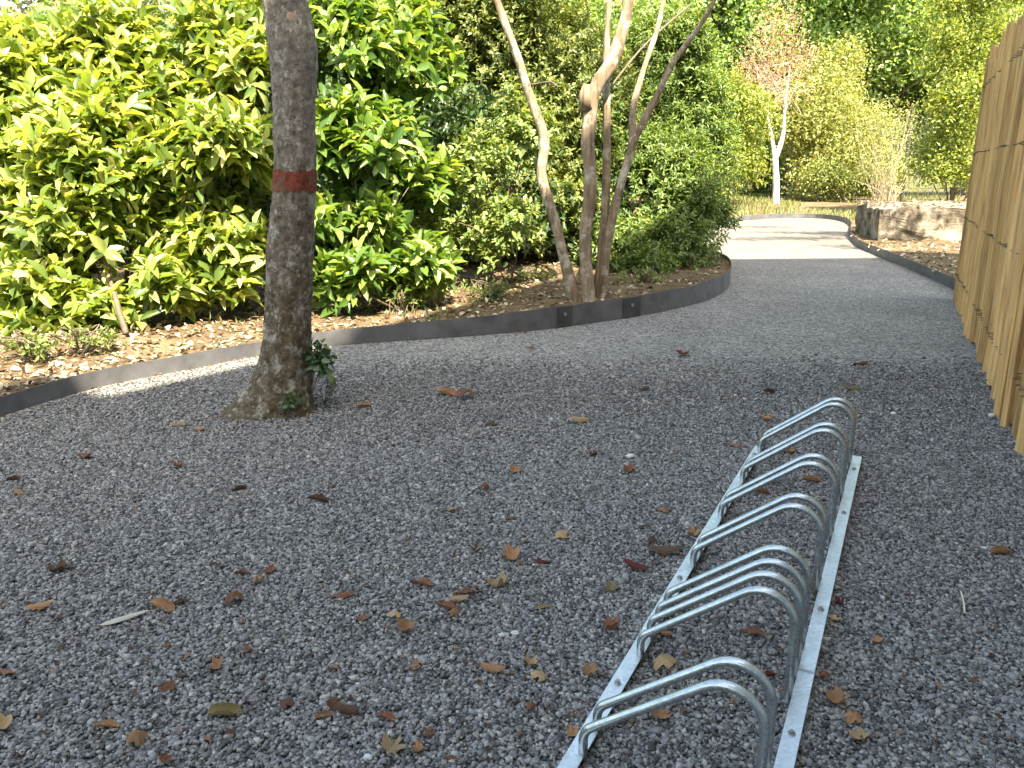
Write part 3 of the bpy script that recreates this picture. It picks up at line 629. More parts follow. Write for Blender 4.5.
bush('bush', 818, 205, 25.2, [lobe(824, 182, 25.2, 22, 20, .7), lobe(850, 188, 25, 24, 15, .6)], 'low dark green bush at the end of the path, right of the white trunk', M['olive'], 350, 13, .14, .1, .055)
bush('bush', 950, 208, 17.5, [lobe(945, 165, 17.5, 30, 38, .8), lobe(965, 110, 17.8, 32, 60, .9), lobe(985, 170, 17, 40, 40, .8), lobe(955, 60, 18.2, 25, 40, .7), lobe(1000, 90, 17.8, 40, 70, .9), lobe(985, 10, 18.2, 45, 55, 1.0), lobe(1015, -20, 18.4, 40, 60, 1.0)], 'tall yellow green bush rising behind the far end of the wooden fence', M['yellow'], 2600, 13, .14, .095, .045)
def dry_bush(u, v, y, label):
    b = pt(u, v, y); r = empty('dry_bush', (b[0], y, .1), label, 'bush')
    mb = MB()
    for i in range(70):
        tg = pt(u+random.uniform(-34, 30), random.uniform(105, 190), y+random.uniform(-.6, .6)); branches(mb, (b[0]+random.uniform(-.3, .3), y+random.uniform(-.2, .2), .1), [tg], .010, .003, 4, .2)
    mb.build('stem', M['dry'], r)
    clumps('foliage', [lobe(u, 140, y, 32, 36, .7), lobe(u+4, 180, y, 36, 22, .6)], 230, 10, .2, .08, .035, M['golden'], r)
dry_bush(884, 200, 24, 'dry straw coloured twiggy bush at the end of the path')
# small white trunked tree with russet crown
y = 23.6; wb = pt(776, 208, y); wr = empty('tree', (wb[0], y, .08), 'slim white trunked tree with thin russet crown at the end of the path', 'tree')
mb = MB(); s = pxm(y)
mb.tube(spline([pt(776, 212, y), pt(776, 180, y), pt(775, 158, y)], 5), [3.7*s-.8*s*i/10 for i in range(11)], 10, True, .15)
mb.tube(spline([pt(775, 160, y), pt(771, 135, y), pt(764, 105, y), pt(758, 75, y)], 5), [2.6*s-2.0*s*i/15 for i in range(16)], 8)
mb.tube(spline([pt(775, 160, y), pt(783, 135, y), pt(785, 105, y), pt(790, 65, y)], 5), [2.8*s-2.2*s*i/15 for i in range(16)], 8); mb.build('trunk', M['white_bark'], wr, True)
mb = MB()
for i in range(46):
    f = random.random(); b = pt(*( (768-12*f, 120-60*f) if i % 2 else (785+4*f, 120-60*f)), y)
    mb.tube([b, pt(random.uniform(738, 815), random.uniform(35, 125), y+random.uniform(-1, 1))], [.010, .004], 4)
mb.build('branch', M['pinktwig'], wr)
clumps('crown', [lobe(775, 80, y, 36, 48, 1.1), lobe(760, 95, y, 28, 35, 1.0), lobe(778, 35, y, 22, 30, .9)], 380, 10, .2, .07, .035, M['russet'], wr)
# wire mesh fence with posts beyond the path
P0 = Vector((pt(768, 195, 29.5)[0], 29.5, 0)); P1 = Vector((pt(1000, 195, 22.8)[0], 22.8, 0)); MD = (P1-P0).normalized(); ML = (P1-P0).length; MA = math.atan2(MD.y, MD.x)
fr = empty('mesh_fence', P0, 'grey wire mesh fence on thin dark posts among bushes past the path', 'fence')
for f in (.09, .36, .64, .9):
    b = P0+MD*ML*f; MB().tube([(b.x, b.y, -.05), (b.x, b.y, 2.9)], .055, 8).build('post', M['steel_dark'], fr)
mb = MB()
for i in range(int(ML/.16)): q = P0+MD*i*.16; mb.box((q.x, q.y, 1.4), (.012, .012, 2.6), MA)
for k in range(17): q = (P0+P1)/2; mb.box((q.x+.015, q.y+.015, .12+.16*k), (ML, .012, .012), MA)
mb.build('mesh_panel', M['steel'], fr)
# ------------------------------------------------------------------ tall trees behind
def tall_tree(name, x, y, h, w, trunk_h, label, mat, n, L=.2, dens=1.0, group='tall trees beyond the garden'):
    root = empty(name, (x, y, 0), label, 'tree', group); lobes = []
    mb = MB(); S = spline([(x, y, -.1), (x+random.uniform(-.3, .3), y, h*.35), (x+random.uniform(-.5, .5), y, h*.65), (x, y, h*.92)], 6)
    mb.tube(S, [.26*(1-.85*i/18)*h/12 for i in range(19)], 10, True, .2); mb.build('trunk', M['bark'], root, True)
    mb = MB()
    for i in range(26):
        f = random.random(); zz = trunk_h+(h-trunk_h)*f; rad = w*(.35+.65*math.sin(math.pi*min(1, .25+.75*f)))*(random.uniform(.45, .85) if i % 3 else random.uniform(.05, .4)); a = i*2.4
        c = (x+math.cos(a)*rad, y+math.sin(a)*rad, zz); rr = w*random.uniform(.32, .5); lobes.append((c, (rr, rr, rr*.8)))
        branches(mb, (x, y, max(1, zz-1.6)), [c], .07, .015, 6, .3)
    mb.build('limb', M['bark'], root)
    clumps('crown', lobes, n*3, 12, .26, L, L*.6, mat, root, .4)
tall_tree('deciduous_tree', 14.2, 33, 12, 6.2, 2.0, 'large mid green tree in the top right behind the golden bush', M['tree_green'], 3000)
tall_tree('deciduous_tree', 8.6, 37, 13, 4.6, 2.2, 'dark green tree behind the russet crown of the white trunked tree', M['tree_dark'], 1500)
tall_tree('deciduous_tree', 20.5, 38, 13, 5, 1.5, 'dark green tree seen between the bushes above the mesh fence', M['tree_dark'], 2400)
tall_tree('deciduous_tree', 2.5, 31, 12, 4.4, 1.8, 'green tree glimpsed between the tall peeling stems', M['tree_green'], 1400)
tall_tree('deciduous_tree', -3.6, 24, 10, 3.4, 1.5, 'green tree rising behind the olive green bush', M['tree_dark'], 1300)
tall_tree('deciduous_tree', -9.0, 27, 9.5, 3.6, 2.5, 'pale sunlit tree above the hedge just left of the lone trunk', M['tree_pale'], 650)
tall_tree('deciduous_tree', -15.5, 28, 9.5, 3.8, 2.5, 'pale sunlit tree above the hedge at the top left corner', M['tree_pale'], 650)
for x, y_, h, w_, lab, mt, n in (  # ivy rows: dark leaf colour stands in for deep shade behind the hedge
    (-6.2, 8.6, 1.9, 1.5, 'low thicket coloured as deep shade right behind the laurel at the left edge', 'ivy', 1500),
    (-4.2, 8.4, 1.8, 1.4, 'low thicket coloured as deep shade right behind the laurel with bare stems', 'ivy', 1500),
    (-2.3, 8.3, 1.9, 1.4, 'low thicket coloured as deep shade right behind the laurel at the lone trunk', 'ivy', 1600),
    (-.5, 8.9, 2.0, 1.2, 'low thicket coloured as deep shade under the tall olive green bush', 'ivy', 1600),
    (.55, 9.7, 2.2, .8, 'dark green thicket directly behind the peeling stems', 'olive', 2600),
    (-9.5, 11.5, 2.6, 1.9, 'tall laurel thicket behind the left edge of the hedge', 'laurel_dark', 1500),
    (-6.0, 11.5, 2.7, 1.9, 'green thicket behind the hedge left of the lone trunk', 'tree_green', 1500),
    (-2.9, 11.6, 3.3, 1.6, 'dark thicket behind the hedge right of the lone trunk', 'tree_dark', 2000),
    (-.8, 15.5, 3.8, 2.0, 'green thicket far behind the slanting left stem', 'tree_green', 2200),
    (12.5, 31.5, 3.4, 2.4, 'low bright green thicket along the mesh fence', 'tree_green', 1500),
    (17.2, 31.8, 4.2, 2.6, 'dark green thicket at the right end of the mesh fence', 'tree_dark', 1700),
    (7.6, 31.5, 4.0, 2.4, 'dark green thicket behind the white trunked tree', 'tree_dark', 1700)):
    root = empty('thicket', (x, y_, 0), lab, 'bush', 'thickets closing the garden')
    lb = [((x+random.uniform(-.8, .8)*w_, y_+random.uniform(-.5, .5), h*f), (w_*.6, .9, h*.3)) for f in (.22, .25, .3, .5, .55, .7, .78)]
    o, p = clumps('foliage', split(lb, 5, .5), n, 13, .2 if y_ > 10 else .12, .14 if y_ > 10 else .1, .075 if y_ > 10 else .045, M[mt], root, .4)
    mb = MB(); branches(mb, (x, y_, -.05), [l[0] for l in lb], .03, .006); mb.build('stem', M['twig'], root)
tall_tree('deciduous_tree', 5.5, 42, 15, 5, 2, 'tall pale green tree rising far behind the bend of the path', M['tree_green'], 1300)
tall_tree('deciduous_tree', 27, 36, 14, 5.5, 2, 'tall tree far off behind the wooden fence', M['tree_green'], 1200)
tall_tree('deciduous_tree', 13, 43, 16, 6, 2, 'tallest dark tree closing the view at the end of the path', M['tree_dark'], 1400)
tall_tree('deciduous_tree', -.5, 37, 14, 5, 2, 'tall dark tree far behind the slanting left stem', M['tree_dark'], 1300)
tall_tree('deciduous_tree', -6.5, 36, 13, 5, 2, 'tall green tree far behind the deep green laurel', M['tree_green'], 1200)
root = empty('tree', (8.8, 10.4, 0), 'unseen tall thin tree added to streak the far gravel with shade from beyond the fence', 'tree')  # unseen tree added, crown shaped to drop shadow streaks on the far path
mb = MB(); mb.tube(spline([(8.8, 10.4, -.1), (8.7, 10.4, 2.5), (8.3, 10.5, 4.5), (7.8, 10.4, 6.6)], 6), [.09-.07*i/18 for i in range(19)], 10, True, .2); mb.build('trunk', M['bark'], root, True)
lb = [((6.7, 8.4, 5.6), (.9, .35, .25)), ((6.2, 9.9, 5.8), (1.0, .3, .25)), ((6.6, 11.2, 5.7), (1.1, .3, .25)), ((5.6, 9.3, 6.4), (.9, .3, .25)), ((6.3, 12.6, 5.9), (1.1, .35, .25)), ((7.6, 10.2, 6.6), (.9, .8, .5))]
mb = MB(); branches(mb, (8.4, 10.5, 4.0), [l[0] for l in lb], .04, .008); mb.build('limb', M['bark'], root)
clumps('crown', lb, 330, 12, .12, .09, .055, M['yellow'], root, .3)
# ------------------------------------------------------------------ concrete block
def block():
    c0 = gp(876, 247); root = empty('concrete_block', (c0[0], c0[1], 0), 'weathered low concrete block with leaf litter on top beside the fence', 'low wall')
    V = []; Fs = []; nx, ny, nz = 40, 20, 10; import bmesh
    bm = bmesh.new(); bmesh.ops.create_cube(bm, size=1); bmesh.ops.subdivide_edges(bm, edges=bm.edges[:], cuts=14, use_grid_fill=True)
    for v in bm.verts:
        x = (v.co.x+.5)*3.4; yy = (v.co.y+.5)*2.0; z = (v.co.z+.5)*.62-.03
        q = Vector((x, yy, z)); n1 = noise.noise(q*1.7)*.09+noise.noise(q*4)*.045+noise.noise(q*11)*.012
        x += n1; yy += n1*.9; z += n1*(.8 if z > .2 else 0)-(.05*max(0, 1-x/.25) if z > .5 else 0)
        a = R(-14); v.co = (c0[0]+x*math.cos(a)-yy*math.sin(a)+.02, c0[1]+x*math.sin(a)+yy*math.cos(a)+.03, z)
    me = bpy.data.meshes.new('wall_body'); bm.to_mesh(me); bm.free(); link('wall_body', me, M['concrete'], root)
    return c0
BC = block()
# ------------------------------------------------------------------ litter and grass
def inside(x, y, loop):
    c = False
    for (x1, y1), (x2, y2) in zip(loop, loop[1:]+loop[:1]):
        if (y1 > y) != (y2 > y) and x < (x2-x1)*(y-y1)/(y2-y1)+x1: c = not c
    return c
def litter():
    p = []
    while len(p) < 12500:
        u = random.uniform(-320, 730); v = random.uniform(235, 470); g = gp(u, v, .1)
        if g[1] < 12 and inside(g[0], g[1], bedL):
            de = float(np.sqrt(((eL_np-np.array(g[:2]))**2).sum(1).min()))
            if de > .07: p.append((g[0], g[1], hb(g[0], g[1])+random.uniform(.002, .014)))
    n1 = 0
    while n1 < 1500:
        u = random.uniform(840, 1000); v = random.uniform(214, 300); g = gp(u, v, .1)
        if inside(g[0], g[1], bedR) and g[1] < 30: p.append((g[0], g[1], hbr(g[0], g[1])+random.uniform(.003, .018))); n1 += 1
    for i in range(700): p.append((BC[0]+random.uniform(.05, 3.3), BC[1]+random.uniform(-.1, 1.8), .6+random.uniform(-.005, .03)))
    p = np.array(p); n = len(p)
    D = rdir(n); D[:, 2] *= .35; N = rdir(n)*.5+np.array([0, 0, 1])
    L = rng.uniform(.02, .065, n)*np.where(p[:, 1] > 8, 1.3, 1)
    me = leaf_mesh('leaf_litter', p, D, N, L, L*rng.uniform(.35, .7, n), T_BIG); tag(link('leaf_litter', me, M['litter']), kind='stuff')
litter()
def grass():
    p = []; k = 0
    while len(p) < 7000:
        u = random.uniform(690, 960); v = random.uniform(196, 222); g = gp(u, v, .1)
        if g[1] < 40 and inside(g[0], g[1], bedR) and not (BC[0] < g[0] < BC[0]+3.5 and BC[1] < g[1] < BC[1]+2.2):
            if noise.noise(Vector((g[0]*.5, g[1]*.3, 5))) > -.15: p.append((g[0], g[1], hbr(g[0], g[1])-.005))
    while k < 900:
        g = gp(random.uniform(30, 560), random.uniform(285, 390), .1)
        if np.sqrt(((eL_np-np.array(g[:2]))**2).sum(1).min()) > .1 and inside(g[0], g[1], bedL) and noise.noise(Vector((g[0]*1.3, g[1]*1.3, 1))) > .05: p.append((g[0], g[1], hb(g[0], g[1])))
        k += 1
    p = np.array(p); n = len(p); D = rdir(n)*.55+np.array([0, 0, 1]); N = rdir(n)
    sc_ = np.where(p[:, 1] > 12, .5, .35)
    me = leaf_mesh('grass', p, D, N, rng.uniform(.1, .34, n)*sc_, rng.uniform(.012, .03, n)*np.maximum(sc_, .5), T_SMALL); tag(link('grass', me, M['grass']), kind='stuff')
grass()
# ------------------------------------------------------------------ fallen leaves on the gravel
def lobed(curl, seed):
    rd = random.Random(seed); V = [(0, 0, 0)]; n = 30
    for i in range(n):
        th = 2*math.pi*i/n; l = (.66+.34*abs(math.cos(2.5*th))**.8)*(1 if abs(th-math.pi) > .5 else .75)+.2*noise.noise(Vector((math.cos(th)*1.3, math.sin(th)*1.3, seed*3.7)))+rd.uniform(-.08, .08)
        V.append((l*math.cos(th)*.5, l*math.sin(th)*.5, 0))
    for i in range(n):
        th = 2*math.pi*i/n; a = V[1+i]; V.append((a[0]*.5, a[1]*.5, 0))
    Fs = [(0, n+1+i, n+1+(i+1) % n) for i in range(n)]+[(n+1+i, 1+i, 1+(i+1) % n, n+1+(i+1) % n) for i in range(n)]
    b = rd.uniform(-1, 1)
    V = [(x, y, curl*(x*x*1.2+y*y*1.5+.8*x*y*b)+.16*noise.noise(Vector((x*4, y*4, seed)))+.08*noise.noise(Vector((x*11, y*11, seed)))) for x, y, z in V]
    return V, Fs
def curled(curl, seed):
    rd = random.Random(seed); V = []; Fs = []; nx, ny = 12, 7; rad = .16+.06*rd.random()
    for i in range(nx):
        f = i/(nx-1); w = math.sin(math.pi*min(1, f*.92+.05))**.7*(.9+.25*noise.noise(Vector((f*7, seed, 0))))
        for j in range(ny):
            g = (j/(ny-1)-.5)*2*w*curl+.4*noise.noise(Vector((f*3, seed, 5)))
            jag = .03*((i+j) % 2) if j in (0, ny-1) else 0
            V.append((f-.5, math.sin(g)*rad, (1-math.cos(g))*rad+.12*(f-.5)**2+jag+.05*noise.noise(Vector((f*4, j*.7, seed)))))
    for i in range(nx-1):
        for j in range(ny-1): Fs.append((i*ny+j, (i+1)*ny+j, (i+1)*ny+j+1, i*ny+j+1))
    return V, Fs
LV = {'l': [lobed(.8, 1), lobed(1.3, 2), lobed(1.0, 3), lobed(.6, 4)], 'c': [curled(1.5, 11), curled(2.2, 12), curled(1.1, 13), curled(1.9, 14)]}
LM = {}
def fallen(u, v, w, shape, col, label, i):
    x, y, _ = gp(u, v); size = w*pxm(y, 0)*1.02; k = i % 4; key = (shape, k, col)
    if key not in LM:
        me = pymesh('fallen_leaf', *LV[shape][k]); me.materials.append(M[col]); me.shade_smooth(); LM[key] = me
    o = bpy.data.objects.new('fallen_leaf', LM[key]); COL.objects.link(o)
    a = random.uniform(-.5, .5) if shape == 'c' else random.uniform(0, 6.28)
    flip = random.random() < .35
    o.rotation_euler = (random.uniform(-.25, .25)+(math.pi if flip else 0), random.uniform(-.2, .2), a)
    zm = [p[2] for p in LV[shape][k][0]]; lowest = (-max(zm) if flip else min(zm))
    o.scale = (size, size, size); o.location = (x, y, .009-lowest*size); tag(o, label, 'leaf', 'dead leaves fallen on the gravel')
LEAVES = [
 (391, 752, 26, 'l', 't', 'broad pale tan lobed leaf at the bottom edge of the photo'),
 (417, 755, 15, 'l', 'o', 'small rust leaf just right of the broad pale tan leaf at the bottom'),
 (452, 763, 17, 'c', 'r', 'reddish leaf cut by the bottom edge, right of the broad tan leaf'),
 (429, 738, 13, 'l', 'r', 'small reddish leaf above and right of the broad tan bottom leaf'),
 (388, 722, 22, 'c', 'r', 'thin rust curled leaf above the broad tan bottom leaf'),
 (348, 716, 24, 'c', 'b', 'dark brown curled leaf, right one of a touching trio near the bottom'),
 (334, 711, 15, 'l', 'r', 'reddish leaf, topmost of a touching trio near the bottom'),
 (325, 720, 19, 'c', 'o', 'rust leaf, left one of a touching trio near the bottom'),
 (287, 708, 15, 'l', 'b', 'small dark brown leaf left of the touching trio'),
 (225, 718, 32, 'c', 'v', 'olive tan folded leaf in the lower left gravel'),
 (167, 765, 13, 'l', 'r', 'small rust leaf cut by the bottom edge on the left'),
 (138, 743, 21, 'l', 'o', 'orange brown leaf near the bottom left corner'),
 (108, 730, 25, 'c', 'o', 'long rust curled leaf near the bottom left corner'),
 (3, 731, 20, 'l', 't', 'tan leaf cut by the left edge near the bottom'),
 (8, 676, 22, 'c', 'r', 'rust leaf cut by the left edge, above the tan one'),
 (168, 692, 15, 'l', 'r', 'upright rust leaf in the lower left gravel below a dark one'),
 (182, 680, 13, 'c', 'b', 'small dark brown leaf touching the upright rust leaf'),
 (218, 671, 17, 'l', 'o', 'rust leaf above the olive tan folded leaf'),
 (248, 655, 11, 'l', 'r', 'small reddish crumpled leaf in the left gravel'),
 (42, 612, 26, 'c', 'o', 'tan rust curled leaf near the left edge left of the pale strip'),
 (58, 574, 23, 'l', 'b', 'dark brown crumpled leaf above the tan rust curled leaf on the left'),
 (234, 604, 20, 'l', 'r', 'red brown crumpled leaf right of the pale strip'),
 (259, 585, 15, 'l', 't', 'yellowish leaf above and right of the red brown crumpled one'),
 (271, 574, 12, 'l', 'r', 'small red leaf touching the yellowish leaf'),
 (242, 576, 17, 'c', 'r', 'flat rust leaf left of the small red one'),
 (163, 611, 28, 'c', 'o', 'brown leaf stuck to the end of the pale strip'),
 (181, 606, 22, 'c', 'b', 'thin brown leaf lying beyond the pale strip'),
 (215, 568, 10, 'c', 'b', 'tiny brown leaf left in the open gravel'),
 (86, 460, 15, 'l', 'r', 'rust leaf in the gravel at left below the edging'),
 (14, 482, 14, 'c', 'b', 'brown leaf close to the left edge under the edging'),
 (20, 495, 20, 'c', 'o', 'faint tan leaf close to the left edge under the brown one'),
 (180, 428, 15, 'c', 't', 'tan leaf in the gravel left of the trunk foot'),
 (200, 432, 14, 'c', 'o', 'brown leaf between the tan leaf and the trunk foot'),
 (240, 492, 14, 'c', 'b', 'dark sliver of leaf in the gravel below the trunk'),
 (179, 469, 11, 'l', 'r', 'small rust leaf in the gravel below left of the trunk'),
 (320, 503, 24, 'c', 'b', 'dull brown crumpled leaf below the ivy'),
 (365, 408, 18, 'c', 'o', 'faint brown leaf right of the trunk foot'),
 (447, 396, 20, 'c', 'o', 'orange brown leaf, left one of the pair below the steel edging'),
 (466, 399, 20, 'l', 'r', 'reddish leaf, right one of the pair below the steel edging'),
 (492, 427, 14, 'c', 'v', 'olive brown leaf in the middle distance'),
 (515, 474, 13, 'l', 'o', 'orange leaf alone in the middle gravel'),
 (485, 491, 11, 'l', 'r', 'small rust leaf below the lone orange leaf'),
 (452, 513, 18, 'c', 't', 'tan curled leaf in the middle gravel'),
 (510, 522, 12, 'c', 'o', 'small tan leaf above the orange brown leaf'),
 (476, 553, 11, 'l', 'b', 'small brown leaf left of the orange brown leaf'),
 (511, 561, 21, 'l', 'o', 'orange brown crumpled leaf in the middle gravel'),
 (541, 565, 19, 'c', 'd', 'dark red leaf right of the orange brown crumpled leaf'),
 (560, 539, 15, 'l', 't', 'tan folded leaf in the gravel left of the rack'),
 (422, 587, 25, 'c', 'r', 'long rust curled leaf left of the cluster in the middle'),
 (499, 590, 25, 'l', 't', 'tan leaf with brown ends, upper right of the middle cluster'),
 (468, 597, 32, 'c', 'r', 'long red brown leaf, top of the middle cluster'),
 (459, 604, 20, 'c', 't', 'dull tan leaf in the middle of the cluster'),
 (448, 611, 25, 'c', 'r', 'red brown leaf, lower left of the middle cluster'),
 (454, 618, 11, 'l', 'o', 'small orange leaf, bottom of the middle cluster'),
 (344, 599, 28, 'c', 'r', 'wide rust crumpled leaf left of centre'),
 (363, 623, 11, 'l', 'r', 'small rust leaf under the wide rust crumpled leaf'),
 (396, 619, 14, 'l', 't', 'pale yellow leaf touching a tan rust leaf'),
 (406, 633, 20, 'l', 'o', 'tan rust lobed leaf under the pale yellow leaf'),
 (542, 611, 19, 'c', 'v', 'dark tan curled leaf above the two white stones'),
 (493, 675, 27, 'c', 'o', 'thick rust brown curled leaf below the two white stones'),
 (540, 681, 18, 'l', 't', 'tan lobed leaf right of the thick rust brown leaf'),
 (531, 667, 14, 'l', 't', 'tan leaf touching the top of a lobed tan leaf'),
 (531, 711, 13, 'l', 'r', 'small rust leaf below the tan lobed pair'),
 (415, 670, 13, 'l', 'o', 'small rust leaf in the gravel left of the thick rust brown leaf'),
 (579, 424, 22, 'c', 't', 'tan leaf with a dark stalk in the upper middle gravel'),
 (593, 458, 10, 'l', 'b', 'small dark leaf left of a rust leaf in the upper middle gravel'),
 (629, 474, 15, 'l', 'r', 'rust leaf in the gravel left of the far end of the rack'),
 (664, 514, 11, 'l', 'o', 'small rust leaf left of the far rack rail'),
 (664, 556, 34, 'c', 'b', 'large dark brown curled leaf left of the rack'),
 (653, 546, 12, 'l', 'b', 'small dark leaf at the tip of the large dark curled leaf'),
 (693, 538, 14, 'l', 'o', 'orange leaf leaning on the left rail of the rack'),
 (636, 392+180, 26, 'c', 'd', 'dark red brown curled leaf left of the rack, nearer than the large curled one'),
 (612, 592, 15, 'l', 'v', 'olive tan leaf left of the rack below the dark red one'),
 (611, 632, 20, 'l', 'r', 'red brown torn leaf left of the near rack'),
 (590, 677, 17, 'l', 'o', 'orange tan leaf left of the near rack'),
 (572, 737, 14, 'l', 'o', 'small rust leaf against the outside of the near rail'),
 (683, 606, 20, 'c', 'o', 'rust leaf under the four close hoops'),
 (666, 638, 12, 'c', 'o', 'tiny rust leaf under the nearest of the four close hoops'),
 (754, 637, 29, 'c', 'r', 'red brown curled leaf between the four close hoops and the front pair'),
 (663, 668, 24, 'l', 't', 'tan leaf beside the left rail behind the front pair of hoops'),
 (768, 679, 18, 'c', 'd', 'dark red leaf behind the right leg of the front pair'),
 (666, 686, 11, 'c', 'r', 'small rust leaf seen between the bars of the front pair'),
 (624, 724, 30, 'c', 'o', 'wide rust leaf under the front hoop beside the left rail'),
 (658, 718, 23, 'l', 'o', 'folded orange brown leaf under the front hoop'),
 (807, 599, 16, 'l', 'o', 'rust leaf against the inside of the right rail'),
 (807, 582, 12, 'l', 't', 'tan leaf above the rust one inside the right rail'),
 (839, 607, 12, 'l', 'd', 'dark red leaf against the outside of the right rail'),
 (835, 623, 12, 'l', 't', 'tan leaf just outside the right rail near its bolt'),
 (877, 645, 12, 'l', 'o', 'small tan rust leaf in the gravel right of the rack'),
 (823, 680, 13, 'l', 'r', 'reddish leaf outside the rail beside the joint of the two racks'),
 (835, 706, 25, 'l', 'o', 'tan rust lobed leaf, top of three right of the near rail'),
 (852, 723, 19, 'l', 'o', 'orange tan lobed leaf, middle of three right of the near rail'),
 (859, 742, 20, 'l', 't', 'tan leaf, lowest of three right of the near rail'),
 (1000, 556, 21, 'c', 'o', 'rust leaf alone near the right edge of the photo'),
 (736, 448, 19, 'c', 'o', 'orange brown leaf left of the far end of the rack'),
 (786, 453, 17, 'l', 'o', 'rust crumpled leaf under the second pair of hoops from the far end'),
 (806, 468, 12, 'l', 'd', 'dark red leaf under the third pair from the far end'),
 (811, 483, 18, 'c', 'o', 'rust leaf under the third pair, nearer than the dark red one'),
 (769, 484, 18, 'l', 't', 'yellow tan leaf between the third and fourth pair from the far end'),
 (761, 495, 20, 'c', 'r', 'red rust leaf touching the yellow tan one inside the rack'),
 (765, 421, 14, 'l', 'o', 'pinkish rust leaf behind the last pair of hoops'),
 (769, 394, 12, 'c', 'b', 'dark brown leaf beyond the far end of the rack'),
 (852, 391, 26, 'c', 'v', 'flat olive brown leaf beyond and right of the rack'),
 (860, 368, 18, 'c', 'b', 'flat dark brown leaf farthest along the path beyond the rack'),
 (681, 356, 15, 'l', 'r', 'rust leaf far out on the gravel before the curved edging'),
 (644, 392, 11, 'c', 'b', 'small dark leaf far out in the middle of the gravel'),
 (531, 350, 12, 'c', 'r', 'small rust leaf in front of the steel edging below the tree stems'),
]
for i, (u, v, w, sh, co, lab) in enumerate(LEAVES): fallen(u, v, w, sh, co, lab, i)
def crumbs():
    p = []
    while len(p) < 420:
        u = random.uniform(0, 1024); v = random.uniform(350, 768); g = gp(u, v)
        if noise.noise(Vector((g[0]*1.6, g[1]*1.6, 7))) > -.05 and g[0] < 2.0+(g[1]-3.2)*.467: p.append((g[0], g[1], .011))
    for i in range(420):                       # drift of crumbs lying along the foot of the edging
        k = random.randrange(12, len(eL)-70); a, b = Vector(eL[k]), Vector(eL[k+1]); t = (b-a).normalized(); q = a.lerp(b, random.random())+Vector((t.y, -t.x))*(.008+abs(random.gauss(0, .05)))
        if noise.noise(Vector((q.x*2.1, q.y*2.1, 3))) > -.2: p.append((q.x, q.y, .010))
    for i in range(90):
        a = random.uniform(0, 6.28); d = .17+abs(random.gauss(0, .07)); p.append((TS[0][0]+.02+math.cos(a)*d, TS[0][1]+math.sin(a)*d, .010))
    p = np.array(p); n = len(p); D = rdir(n); D[:, 2] *= .25; N = rdir(n)*.35+np.array([0, 0, 1]); L = rng.uniform(.008, .024, n)
    tag(link('leaf_crumbs', leaf_mesh('leaf_crumbs', p, D, N, L, L*rng.uniform(.3, .6, n), T_BIG), M['crumb']), kind='stuff')
crumbs()
a, b = Vector(gp(101, 630)), Vector(gp(149, 615)); mb = MB()
S = spline([a, a.lerp(b, .4)+Vector((0, -.004, 0)), b], 5); k = len(S)
V = []; Fs = []
d = (b-a).normalized(); nn = Vector((-d.y, d.x, 0))
for i, p in enumerate(S):
    w = .011*math.sin(math.pi*(.08+.86*i/(k-1)))
    for j in range(5):
        g = (j-2)/2; q = Vector(p)+nn*w*g; V.append((q.x, q.y, .014+w*.5*(1-g*g)))
Fs = [(i*5+j, (i+1)*5+j, (i+1)*5+j+1, i*5+j+1) for i in range(k-1) for j in range(4)]
tag(MB().add(V, Fs).build('bark_strip', M['pale'], None, True), 'long pale curled strip of bark on the lower left gravel', 'bark strip')
def pebble(u, v, w, label):
    x, y, _ = gp(u, v); s = w*pxm(y, 0)/2; mb = MB(); V = []; n = 8; rd = random.Random(int(u))
    rings = [(.0, -.7), (.85, -.45), (1, .1), (.7, .6), (0, .75)]
    for r, z in rings:
        for j in range(n):
            th = 2*math.pi*j/n; q = r*(1+rd.uniform(-.2, .2)); V.append((x+q*s*math.cos(th), y+q*s*.8*math.sin(th), .008+z*s*.8+.3*s))
    mb.add(V, [(i*n+j, i*n+(j+1) % n, (i+1)*n+(j+1) % n, (i+1)*n+j) for i in range(4) for j in range(n)])
    tag(mb.build('stone', M['quartz']), label, 'stone')
pebble(515, 637, 8, 'white stone right of a dimmer white stone in the middle gravel'); pebble(502, 639, 7, 'white stone left of a brighter white stone in the middle gravel'); pebble(630, 459, 8, 'white stone in the upper middle gravel above a rust leaf')
pebble(368, 762, 10, 'pale stone at the bottom edge left of the broad tan leaf'); pebble(893, 412+4, 6, 'small white stone in the gravel beyond the far end of the rack'); pebble(991, 418, 7, 'white stone at the foot of the wooden fence')
mb = MB(); mb.tube(spline([(*gp(960, 596)[:2], .014), (*gp(963, 606)[:2], .012), (*gp(964, 617)[:2], .012)], 4), .0024, 6)
tag(mb.build('stick', M['pale'], None, True), 'thin whitish stick on the gravel right of the rack', 'stick')
# ------------------------------------------------------------------ the house behind the camera that shades the gravel
SAZ = R(18); SEL = R(55)
hd = Vector((4.58, 6.32, 0)).normalized(); hn = Vector((hd.y, -hd.x, 0)); EH = 8.5
corner = Vector((2.66, 10.36, 0))+Vector((math.sin(SAZ), -math.cos(SAZ), 0))*(EH/math.tan(SEL))
LEN = 24; ov = .5; wid = 8
house = empty('house', corner-hd*LEN/2+hn*wid/2, 'tall pale rendered house with tiled gable roof behind the camera', 'house')
def hp(s, t, z): return corner-hd*s+hn*t+Vector((0, 0, z))
mb = MB(); s0, s1, t0, t1 = .3, LEN-.3, ov, wid-ov
V = [hp(s, t, z) for s in (s0, s1) for t in (t0, t1) for z in (-.05, EH-.1)]+[hp(s, wid/2, EH+3.6) for s in (s0, s1)]
mb.add(V, [(0, 1, 5, 4), (2, 6, 7, 3), (0, 2, 3, 8, 1), (4, 5, 9, 7, 6)]); mb.build('wall', M['render'], house)
mb = MB(); rr = EH+4.0
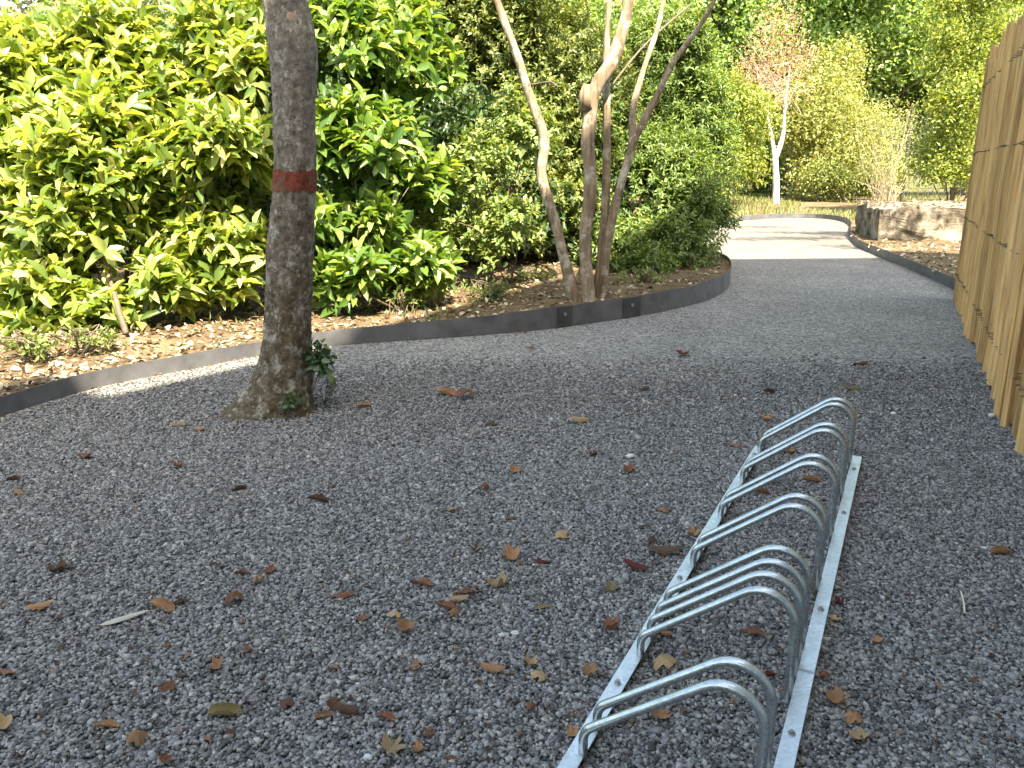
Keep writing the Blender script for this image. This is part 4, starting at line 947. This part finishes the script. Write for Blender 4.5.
for ta, tb in ((0, wid/2), (wid, wid/2)):
    V = [hp(s, t, z) for s in (0, LEN) for t, z in ((ta, EH), (tb, rr), (tb, rr-.18), (ta, EH-.18))]
    mb.add(V, [(0, 1, 5, 4), (1, 2, 6, 5), (2, 3, 7, 6), (3, 0, 4, 7), (0, 3, 2, 1), (4, 5, 6, 7)])
mb.build('roof', M['tile'], house)
c = hp(16, -.27, EH-.1); MB().box(c, (16, .56, .12), math.atan2(hd.y, hd.x)).build('added_shade_slab', M['tile'], house)  # unseen slab added along the eave to shade the left end of the edging
for s in (3, 7, 11, 15, 19):
    for z in (1.6, 4.3, 6.9):
        c = hp(s, ov-.02, z); a = math.atan2(hd.y, hd.x)
        w = MB().box(c, (1.1, .1, 1.4), a).build('window', M['white'], house)
        MB().box(hp(s, ov-.075, z), (.95, .02, 1.25), a).build('pane', M['glass'], house)
# ------------------------------------------------------------------ light, sky, camera
w = bpy.data.worlds.new('World'); sc.world = w; w.use_nodes = True; nt = w.node_tree
sky = nt.nodes.new('ShaderNodeTexSky'); sky.sky_type = 'NISHITA'; sky.sun_disc = False
sky.sun_elevation = SEL; sky.sun_rotation = math.pi-SAZ; sky.air_density = 1.0; sky.dust_density = 2.5; sky.ozone_density = .8
bg = nt.nodes['Background']; nt.links.new(sky.outputs[0], bg.inputs[0]); bg.inputs[1].default_value = .15
sun = bpy.data.lights.new('sun', 'SUN'); sun.energy = 5.0; sun.angle = R(.53); sun.color = (1, .94, .84)
so = bpy.data.objects.new('sun', sun); COL.objects.link(so)
sv = Vector((math.sin(SAZ)*math.cos(SEL), -math.cos(SAZ)*math.cos(SEL), math.sin(SEL)))
so.rotation_euler = sv.to_track_quat('Z', 'Y').to_euler(); so.location = (5, -8, 20)
cam = bpy.data.cameras.new('camera'); co = bpy.data.objects.new('camera', cam); COL.objects.link(co); sc.camera = co
co.location = (0, 0, H); co.rotation_euler = (math.pi/2-P, 0, 0); cam.sensor_width = 36; cam.lens = 36*F/1024; cam.clip_end = 1000; cam.clip_start = .02
sc.view_settings.view_transform = 'Standard'; sc.view_settings.look = 'None'; sc.view_settings.exposure = 2.25; sc.view_settings.gamma = 1
sc.view_settings.use_white_balance = True; sc.view_settings.white_balance_temperature = 7700; sc.view_settings.white_balance_tint = 3
sc.render.engine = 'CYCLES'; sc.cycles.use_denoising = True; sc.cycles.max_bounces = 8; sc.cycles.transparent_max_bounces = 4
